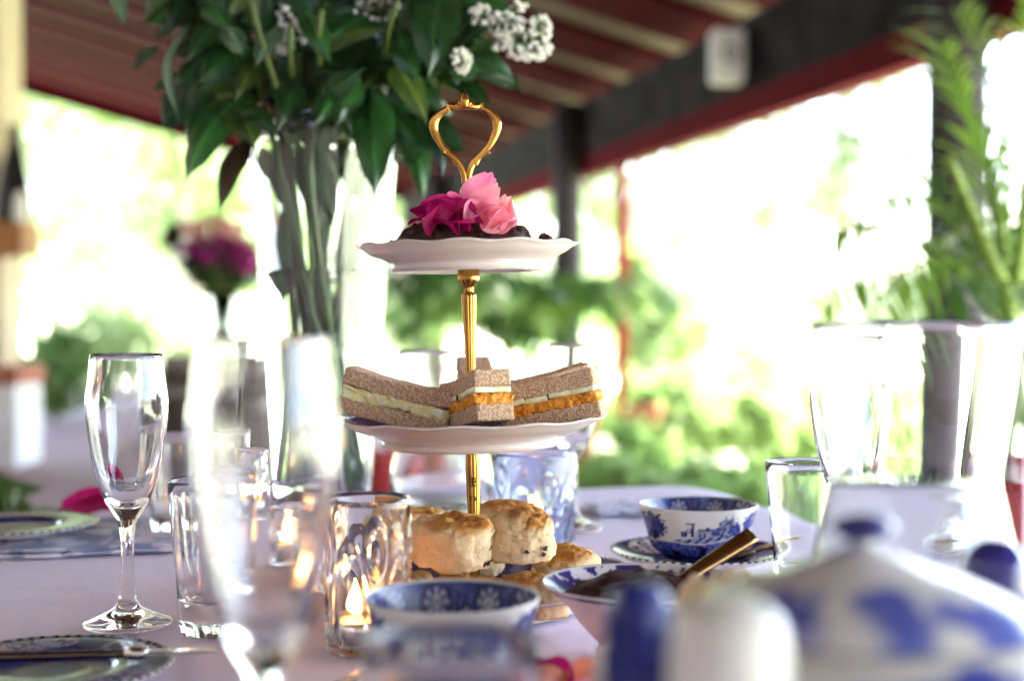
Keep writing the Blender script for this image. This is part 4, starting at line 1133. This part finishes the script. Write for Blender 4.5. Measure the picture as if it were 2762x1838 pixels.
# teapot (foreground right)
TPX, TPY = X(2330, .50), .50
t = thing('teapot', 'blue and white china teapot in the right foreground', 'teapot', (TPX, TPY, TZ+.0006)); t.scale = (.84, .84, 1.04)
prof = [(0, .003), (.045, .002), (.05, 0), (.054, 0), (.055, .005)]+spl([(.055, .006), (.074, .025), (.086, .055), (.088, .085), (.083, .104), (.074, .1155)], 8)+[(.071, .1165), (.070, .113), (0, .111)]
V, F, TH, S = lathe(prof, 160)
o = mesh('body', V, F, PRINT, t)
f = fbm(np.stack([TH*2.2, V[:, 2]*40, TH*0], 1), 3, 21)+1.0*sstep(.116, .096, V[:, 2])-.42
m_ = sstep(-.1, .25, f)[:, None]; c = WH*.72*(1-m_)+(COB*.7+MID*.5)*m_; setcol(o, c)
V, F, TH, S = lathe(spl([(.0725, .1168), (.064, .1222), (.046, .1288), (.027, .1338), (.0142, .1382), (.007, .1405)], 6)+[(.0058, .1415), (.0058, .1425)], 120); o = mesh('lid', V, F, PRINT, t)
rad = np.hypot(V[:, 0], V[:, 1]); f = fbm(np.stack([np.cos(TH)*rad*45, np.sin(TH)*rad*45, TH*0], 1), 3, 23)+1.1*sstep(.030, .046, rad)-.75
m_ = sstep(-.25, .4, f)[:, None]; setcol(o, WH*.92*(1-m_)+(COB*.5+MID*1.1+.03)*m_)
V, F, TH, S = lathe(spl([(.006, .1425), (.0115, .1445), (.0135, .1475), (.0095, .1505), (.002, .152)], 6)+[(0, .152)], 48); mesh('knob', V, F, mat('cobalt_glaze', (.035, .03, .20), .15, coat=.5), o)
V, F = tube(spl([(-.066, .042, .082), (-.098, .062, .092), (-.105, .067, .06), (-.09, .057, .03), (-.07, .045, .025)], 6), .008, 12); mesh('handle', V, F, CERAM, t)
V, F = tube(spl([(.06, -.035, .04), (.098, -.058, .058), (.113, -.068, .088), (.128, -.078, .105)], 6), list(np.linspace(.02, .0085, 19)), 16, False); mesh('spout', V, F, CERAM, t)
# shakers in the foreground
t = thing('pepper_shaker', 'blurred deep blue printed shaker standing nearest the jam bowl', 'shaker', tpos(1726, .485), group='china shakers')
t.scale = (.82, .82, 1.14)
V, F, TH, S = lathe([(0, .001), (.012, 0)]+spl([(.0145, .002), (.0152, .03), (.0150, .07), (.0150, .100), (.0140, .112), (.008, .1188), (.001, .120)], 8)+[(0, .120)], 60)
o = mesh('body', V, F, PRINT, t); f = sstep(-.3, .4, fbm(np.stack([TH*2, V[:, 2]*60, TH*0], 1), 3, 31))[:, None]
setcol(o, COB*.9*(1-f)+(MID*.8+.02)*f)
V, F, TH, S = lathe([(.0145, .0912), (.0158, .0915), (.0158, .0932), (.0145, .0935)], 40); mesh('collar', V, F, MATS['cobalt_glaze'], t)
t = thing('sugar_caster', 'blurred white china sugar caster in front of the cream bowl', 'shaker', tpos(1968, .41), group='china shakers')
V, F, TH, S = lathe([(0, .001), (.016, 0)]+spl([(.019, .002), (.0205, .03), (.0202, .08), (.0200, .115), (.0180, .129), (.011, .1352), (.002, .1365)], 8)+[(0, .1365)], 60)
t.scale = (.9, .9, 1.07)
o = mesh('body', V, F, PRINT, t); f = sstep(.25, .5, fbm(np.stack([TH*1.5, V[:, 2]*45, TH*0+4], 1), 3, 33))[:, None]*sstep(.10, .06, V[:, 2])[:, None]
setcol(o, WH*.95*(1-f)+(MID*.7)*f)
V, F, TH, S = lathe([(.0195, .1052), (.0208, .1055), (.0208, .1075), (.0195, .108)], 40); mesh('collar', V, F, CERAM, t)
# pepper pot with blue cap
t = thing('salt_pot', 'white china salt pot with deep blue cap at right edge', 'salt pot', tpos(2690, .62)); t.scale = (.82, .82, 1.2)
V, F, TH, S = lathe([(0, .001), (.016, 0)]+spl([(.018, .002), (.0215, .03), (.021, .055), (.0175, .078)], 6)+[(.0165, .084), (0, .084)], 60); mesh('body', V, F, CERAM, t)
V, F, TH, S = lathe(spl([(.0175, .0845), (.0185, .092), (.016, .101), (.009, .1065), (.002, .108)], 6)+[(0, .108)], 48); mesh('cap', V, F, MATS['cobalt_glaze'], t)

# knives
def knife(label, p0, p1, m_h, hl, wh, flat, grp='table knives'):
    """blade from p0, handle ends at p1 (points on the photo's table things)"""
    p0, p1 = Vector(p0), Vector(p1); ax = (p1-p0); L_ = ax.length; rz = math.atan2(ax.y, ax.x)
    t = thing('table_knife', label, 'knife', p0, rot=(0, -math.asin(ax.z/L_), rz), group=grp)
    bl = L_-hl
    V, F = [], []
    for i in range(13):
        f = i/12; wv_ = .0085*min(1, .25+f*3.5); th_ = .0004+.0009*f
        for (y, z) in ((-wv_, 0), (0, th_), (wv_*.6, th_), (wv_*.6, -th_), (0, -th_)): V.append((bl*f, y, z))
    for i in range(12):
        for k in range(5): F.append((i*5+k, i*5+5+k, i*5+5+(k+1) % 5, i*5+(k+1) % 5))
    F += [(0, 1, 2, 3, 4), (64, 63, 62, 61, 60)]
    mesh('blade', V, F, STEEL, t, smooth=False)
    V, F = tube([(bl-.002, 0, 0), (bl+.004, 0, 0), (bl+.012, 0, 0)], [.0040, .0058, .0050], 14); A = np.array(V); A[:, 2] *= flat; mesh('bolster', A, F, STEEL, t)
    V, F = tube(spl([(bl+.011, 0, 0), (bl+hl*.4, 0, 0), (bl+hl*.85, 0, 0), (L_, 0, 0)], 4), list(np.linspace(wh*.8, wh, 13)), 14); A = np.array(V); A[:, 2] *= flat; mesh('handle', A, F, m_h, t)
    return t
DARKM = mat('dark_polished_metal', (.16, .12, .11), .2, 1.)
knife('dark metal knife lying across the left front plate', at(585, 1757, .885), at(-120, 1778, .87), DARKM, .115, .0042, .8)
knife('ivory-handled knife on the far left plate', at(300, 1432, 1.40), at(-230, 1428, 1.45), IVORY, .095, .0065, .7)

# napkins
TOILE = mat('toile_napkin', (.72, .68, .74), .9, paint=True, bump=(700, .2, .0005))
def napkin(label, px0, px1, Y0, Y1, seed, rz=0, thick=.008):
    cx, cy_ = (X(px0, Y0)+X(px1, Y0))/2, (Y0+Y1)/2; wd = X(px1, Y0)-X(px0, Y0)
    t = thing('folded_napkin', label, 'napkin', (cx, cy_, TZ+.001), rz, group='folded toile napkins')
    for ly in range(2):
        nx, ny = 70, 40
        sx_, sy_ = wd*(1-.04*ly), (Y1-Y0)*(1-.06*ly)
        gx, gy = np.meshgrid(np.linspace(-.5, .5, nx), np.linspace(-.5, .5, ny)); gx, gy = gx.ravel(), gy.ravel()
        Pn = np.stack([gx*4, gy*4, gx*0+seed+ly], 1)
        zz = thick*.5*(ly+.35) + .0022*(fbm(Pn, 3, seed)+.4) ; zz = np.maximum(zz, .0004)
        Vt = np.stack([gx*sx_ + .012*vnoise(Pn*1.3, seed+3), gy*sy_+.008*vnoise(Pn, seed+7), zz], 1)
        Vb = Vt.copy(); Vb[:, 2] = thick*.5*ly
        V = np.concatenate([Vt, Vb]); N_ = nx*ny; F = []
        for j in range(ny-1):
            for i in range(nx-1):
                k = j*nx+i; F.append((k, k+1, k+nx+1, k+nx)); F.append((N_+k, N_+k+nx, N_+k+nx+1, N_+k+1))
        ed = list(range(nx))+[j*nx+nx-1 for j in range(1, ny)]+[(ny-1)*nx+i for i in range(nx-2, -1, -1)]+[j*nx for j in range(ny-2, 0, -1)]
        for a, b in zip(ed, ed[1:]+ed[:1]): F.append((a, N_+a, N_+b, b))
        o = mesh('fold', V, F, TOILE, t)
        f = np.tile(fbm(np.stack([gx*13, gy*9, gx*0], 1), 4, seed+9), 2)
        m_ = sstep(-.02, .3, f)[:, None]
        edg = np.tile((np.abs(np.abs(gy)-.45) < .018) | (np.abs(np.abs(gx)-.47) < .012), 2)[:, None]
        c = np.array((.74, .69, .78))*(1-m_*.7)+np.array((.16, .22, .40))*m_*.7
        c = np.where(edg, np.array((.15, .28, .5)), c); setcol(o, c)
    return t
napkin('crumpled blue toile napkin under the far left plate', -120, 430, 1.33, 1.54, 3, R(14), .0075)
napkin('pale folded napkin on the far right corner of table', 1600, 1790, 1.60, 1.70, 8, R(10), .0025)

# loose petals and posy near the front cup
t = thing('fallen_petal', 'single magenta petal lying near the far left table edge', 'petal', tpos(235, 1.60))
petal('blade', (-.03, 0, .002), (.035, .0, .004), .03, (0, -.6, 1), MAGENTA, t, .9, -.2, .35, 3)
petal('blade_fold', (-.02, .004, .004), (.03, .006, .014), .022, (0, -1, .5), MAGENTA, t, .5, .0, .4, 6)
t = thing('fallen_blossom', 'orange, pink and magenta blossom lying beside the jam bowl', 'blossom', tpos(1530, .80))
for i, (a, l_, m_, zz) in enumerate([(170, .032, MAGENTA, .016), (140, .026, MAGENTA, .02), (200, .024, ORANGE, .018), (20, .028, ORANGE, .016), (-40, .03, PINK, .004), (-75, .034, PINK2, .002), (-110, .03, PINK, .004), (70, .024, ORANGE, .014)]):
    a = R(a); petal('petal', (0, 0, .010), (l_*math.cos(a), l_*math.sin(a), zz), .024, (0, -.4, 1), m_, t, .7, .2, .2, i)
V, F = tube(spl([(0, 0, .008), (.02, -.012, .006), (.04, -.03, .004)], 4), .002, 6); mesh('stalk', V, F, STEM, t)

# ---------------------------------------------------------------- tall vase and bouquet
VY = 1.58
VX = X(872, VY)
t = thing('glass_vase', 'tall flared clear glass vase half full of water', 'vase', (VX, VY, TZ+.0006))
Hv = .445; RT = .0865; RB = .052
o_ = [(RB*.9, .0), (RB, .004), (RB+.001, .03)]+spl([(RB+.002, .04), (RB+.013, .18), (RB+.024, .32), (RT, Hv-.001)], 6)
i_ = [(RT-.002, Hv), (RT-.0038, Hv-.001)]+spl([(RT-.0042, Hv-.003), (RB+.0195, .32), (RB+.0085, .18), (RB-.003, .04), (RB-.006, .028)], 6)+[(RB*.6, .024), (0, .024)]
V, F, _, _ = lathe([(0, .002), (RB*.6, .0008)]+o_+i_[:1], 96); mesh('outer_wall', V, F, GLASS, t)
V, F, _, _ = lathe(i_, 96); mesh('inner_wall', V, F, GLASS, t)
WL = .278
wp = [(0, .0238), (RB*.6, .0238)]+[(a+.0004, b) for a, b in i_[2:-2][::-1] if b < WL]
wp += [(wp[-1][0]+.0008, WL), (wp[-1][0]-.004, WL-.001), (0, WL-.001)]
V, F, _, _ = lathe(wp, 96); mesh('water', V, F, WATER, t)
VO = Vector((VX, VY, TZ))
bq = thing('flower_bouquet', 'large bouquet of dark leaves and white sprays in the tall vase', 'bouquet', (VX, VY, TZ+.03))
bo = Vector((VX, VY, TZ+.03))
def q2(px, py, Y): return at(px*1.172, py*1.172, Y) - bo
def leafblade(base, tip, wid, m, bend=.15, nrm=(0, -1, .3), fold=.25, twist=0., n=22, tipp=1., NC=13):
    b, e = Vector(base), Vector(tip); ax = e-b; ln = ax.length; ax.normalize()
    nv = Vector(nrm); nv = (nv-ax*nv.dot(ax)).normalized(); sd_ = ax.cross(nv)
    V, F = [], []
    for i in range(n+1):
        u_ = i/n
        wf = (math.sin(math.pi*min(1, (u_*.93+.05))**.85)**.9)*(1-.25*u_)
        if u_ > .85: wf *= (1-u_)/.15*.85+.02
        for j in range(NC):
            v_ = 2*j/(NC-1)-1
            p = b+ax*(ln*u_)+sd_*(wid*.55*wf*v_)+nv*(bend*ln*math.sin(math.pi*u_)+fold*wid*wf*abs(v_)*-.5+.03*wid*math.sin(u_*9+v_*4))
            V.append(p)
    for i in range(n):
        for j in range(NC-1):
            k = i*NC+j; F.append((k, k+1, k+NC+1, k+NC))
    o = mesh('leaf', V, F, m, bq)
    base = {LEAF: (.012, .042, .010), LEAFP: (.075, .125, .07), LEAFO: (.04, .065, .012), LEAFB: (.05, .026, .014)}[m]
    u_ = np.repeat(np.linspace(0, 1, n+1), NC); v_ = np.tile(np.linspace(-1, 1, NC), n+1)
    rib = np.exp(-(v_/.09)**2); side = .5+.5*np.sin((u_*15-np.abs(v_)*3.2)*math.pi)
    blot = fbm(np.stack([u_*5+random.random()*50, v_*2, u_*0], 1), 3, 3)
    k_ = (1+1.3*rib)*(1+.35*side**4)*(1+.35*blot)*(1-.3*u_*0)
    setcol(o, np.array(base)*k_[:, None]*random.uniform(.7, 1.45)); return o
W = lambda w_, Y: w_*1.172/FPX*Y
LV = [  # base, tip (2357-wide picture), width, Y base, Y tip, material, normal
 ((575, 215), (424, 420), 120, 1.55, 1.47, LEAF, (-.3, -1, .3)), ((500, 190), (430, 330), 70, 1.58, 1.52, LEAF, (-.5, -1, .1)),
 ((430, 60), (412, 275), 44, 1.56, 1.50, LEAFP, (-.8, -1, .0)), ((362, 105), (303, 165), 30, 1.6, 1.55, LEAFP, (.2, -1, .5)),
 ((270, -30), (287, 58), 40, 1.6, 1.58, LEAFP, (0, -1, .3)), ((575, 310), (505, 490), 70, 1.56, 1.52, LEAFB, (-.4, -1, .2)),
 ((858, 200), (862, 458), 108, 1.52, 1.44, LEAF, (.1, -1, .2)), ((715, 275), (842, 155), 84, 1.50, 1.46, LEAF, (-.2, -1, .3)),
 ((1010, -60), (985, 182), 130, 1.52, 1.45, LEAF, (.2, -1, .5)), ((905, 150), (985, 292), 76, 1.52, 1.46, LEAFO, (.2, -1, .2)),
 ((985, 240), (1018, 418), 60, 1.56, 1.50, LEAF, (.4, -1, .2)), ((950, 290), (975, 465), 60, 1.62, 1.60, LEAF, (.2, -1, .1)),
 ((1040, 160), (1128, 262), 70, 1.58, 1.55, LEAF, (.5, -1, .2)), ((900, 280), (1010, 360), 64, 1.60, 1.55, LEAF, (.1, -1, .6)),
 ((640, 320), (655, 492), 66, 1.60, 1.57, LEAF, (0, -1, .1)), ((760, 110), (890, 70), 56, 1.5, 1.46, LEAFO, (-.2, -1, .6)),
 ((540, 30), (430, 140), 90, 1.56, 1.50, LEAF, (-.3, -1, .3)), ((520, 60), (560, 130), 60, 1.5, 1.48, LEAFP, (.2, -1, .3)),
 ((640, 60), (590, 150), 60, 1.5, 1.46, LEAFP, (-.2, -1, .4)), ((700, 180), (640, 300), 80, 1.52, 1.46, LEAF, (0, -1, .2)),
 ((830, 180), (720, 290), 80, 1.50, 1.45, LEAF, (0, -1, .5)), ((900, 60), (960, 200), 84, 1.53, 1.48, LEAF, (.2, -1, .3)),
 ((1070, 20), (1100, 180), 60, 1.6, 1.58, LEAF, (.4, -1, .3)), ((1000, 160), (1120, 220), 70, 1.62, 1.60, LEAFO, (.2, -1, .5)),
 ((450, -30), (380, 70), 70, 1.58, 1.55, LEAF, (-.3, -1, .3)), ((600, -20), (500, 60), 70, 1.6, 1.55, LEAF, (-.2, -1, .4)),
 ((860, -40), (800, 60), 70, 1.6, 1.55, LEAF, (0, -1, .4)), ((930, 300), (890, 340), 50, 1.58, 1.52, LEAF, (0, -1, .4)),
 ((780, 330), (830, 470), 50, 1.6, 1.58, LEAF, (0, -1, .1)), ((600, 340), (620, 420), 40, 1.6, 1.58, LEAFO, (0, -1, .1)),
 ((560, 250), (640, 310), 60, 1.50, 1.46, LEAF, (0, -1, .5)), ((480, 120), (400, 230), 74, 1.6, 1.58, LEAF, (-.3, -1, .2)),
 ((420, 10), (345, 60), 60, 1.58, 1.55, LEAF, (-.3, -1, .3)), ((500, 250), (440, 330), 64, 1.56, 1.52, LEAF, (-.3, -1, .2)), ((880, 250), (960, 340), 60, 1.52, 1.48, LEAF, (.2, -1, .2)), ((700, 20), (760, 150), 66, 1.5, 1.46, LEAF, (.1, -1, .4)), ((620, 130), (540, 230), 76, 1.52, 1.47, LEAFO, (-.2, -1, .3)), ((1090, 110), (1150, 190), 44, 1.6, 1.57, LEAFO, (.3, -1, .3))]
for (b, e, w_, Yb, Yt, m_, nr) in LV:
    leafblade(q2(*b, Yb), q2(*e, Yt), W(w_, Yt), m_, .10+.08*random.random(), nr, .35)
for i in range(120):       # filling foliage behind
    px_, py_ = random.uniform(430, 1080), random.uniform(-70, 270)
    a = random.uniform(0, 6.28); l_ = random.uniform(110, 200); Yb = random.uniform(1.53, 1.70)
    leafblade(q2(px_, py_, Yb), q2(px_+l_*math.cos(a), py_+l_*abs(math.sin(a))*.9, Yb+random.uniform(-.08, .05)), W(random.uniform(60, 110), Yb), random.choice((LEAF, LEAF, LEAF, LEAFO)), .15, (random.uniform(-.6, .6), -1, random.uniform(-.2, .8)), .3)
# stems in the vase
for i in range(16):
    a = i*2.4; r0 = .044*math.sqrt(random.random()); r1 = .062*math.sqrt(random.random())
    a2 = a+random.uniform(1.8, 4.2)
    top = q2(random.uniform(480, 1040), random.uniform(-40, 200), random.uniform(1.52, 1.64))
    p0 = Vector((r0*math.cos(a), r0*math.sin(a), .0)); p1 = Vector((r1*math.cos(a2), r1*math.sin(a2), .36))
    rs = random.uniform(.0022, .0045)
    V, F = tube(spl([p0, p0.lerp(p1, .5), p1, p1.lerp(top, .5)+Vector((0, 0, .01)), top], 4), [rs]*9+list(np.linspace(rs, rs*.5, 8)), 8)
    mesh('stem', V, F, random.choice((STEM, STEM, STEM, LEAFB)), bq)
for (x0, y0, x1, y1) in ((575, -10, 645, 225), (670, 60, 672, 180), (740, 20, 735, 150), (915, 0, 885, 120)):
    V, F = tube(spl([q2(x0, y0, 1.46), q2((x0+x1)/2-4, (y0+y1)/2, 1.47), q2(x1, y1, 1.5)], 5), .0034, 8); mesh('stem', V, F, mat('pale_stem', (.07, .10, .02), .5) if 'pale_stem' not in MATS else MATS['pale_stem'], bq)
for i in range(5):       # leaves pushed down inside the vase
    a = random.uniform(0, 6.28); r_ = .05*math.sqrt(random.random()); zt = random.uniform(.30, .42); l_ = random.uniform(.06, .12)
    b_ = Vector((r_*math.cos(a), r_*math.sin(a), zt)); e_ = Vector((r_*.7*math.cos(a+.6), r_*.7*math.sin(a+.6), zt-l_))
    leafblade(b_, e_, random.uniform(.018, .034), LEAF, .04, (random.uniform(-.5, .5), -1, .1), .3)
# gypsophila sprays
ico = bmesh.new(); bmesh.ops.create_icosphere(ico, subdivisions=1, radius=1)
IV = np.array([v.co[:] for v in ico.verts]); IF = [tuple(v.index for v in f.verts) for f in ico.faces]; ico.free()
def spray(cl, root, Y, seed):
    r = np.random.default_rng(seed); V, F, SV = [], [], []
    rt = q2(*root, Y+.04)
    for (cx, cy_, rx, ry, n_) in cl:
        hub = q2(cx, cy_, Y)
        SV.append(tube(spl([rt, rt.lerp(hub, .6)+Vector((0, 0, .012)), hub], 4), .0011, 5))
        for k in range(int(n_*1.7)):
            a = r.random()*6.28; f = math.sqrt(r.random())
            p = q2(cx+rx*f*math.cos(a), cy_+ry*f*math.sin(a), Y+r.normal()*.018)
            s_ = .0014+.0013*r.random()
            o = len(V); A = IV*s_*(1+.3*r.random((len(IV), 1)))+np.array(p)
            V += list(A); F += [tuple(i+o for i in q) for q in IF]
            SV.append(tube([hub.lerp(rt, .15), hub.lerp(p, .6), p], .0005, 4, False))
    o = mesh('white_florets', V, F, GYPSO, bq, smooth=False); o['kind'] = 'stuff'
    V, F = join(*SV); mesh('spray_stalks', V, F, STEM, o)
spray([(1215, 95, 58, 50, 95), (1160, 55, 45, 28, 45), (1105, 35, 26, 26, 22), (1195, 12, 25, 12, 9), (1245, 60, 28, 30, 22)], (1000, 170), 1.50, 1)
spray([(1060, 140, 24, 30, 32), (1150, 100, 14, 20, 8)], (980, 190), 1.50, 2)
spray([(665, 30, 36, 36, 46), (655, 95, 22, 30, 26), (700, 60, 24, 40, 16)], (690, 200), 1.54, 3)
spray([(870, 20, 60, 28, 40), (910, 140, 22, 24, 5), (850, 75, 22, 16, 6)], (850, 190), 1.55, 4)

# red chair tucked in at the right
t = thing('red_chair', 'dark red wooden chair at the right edge of the picture', 'chair', (.495, 1.9, 0), R(-110))
RC = mat('red_chair_paint', (.22, .018, .02), .4)
bevbox('seat', .40, .40, .03, RC, t, loc=(0, 0, .44), bev=.01)
for sx_ in (-1, 1):
    for sy_ in (-1, 1):
        V, F = tube([(sx_*.17, sy_*.17, 0), (sx_*.17, sy_*.17, .44 if sy_ < 0 else .78)], .018, 10); mesh('leg', V, F, RC, t)
bevbox('backrest', .40, .025, .20, RC, t, loc=(0, .17, .58), bev=.01)
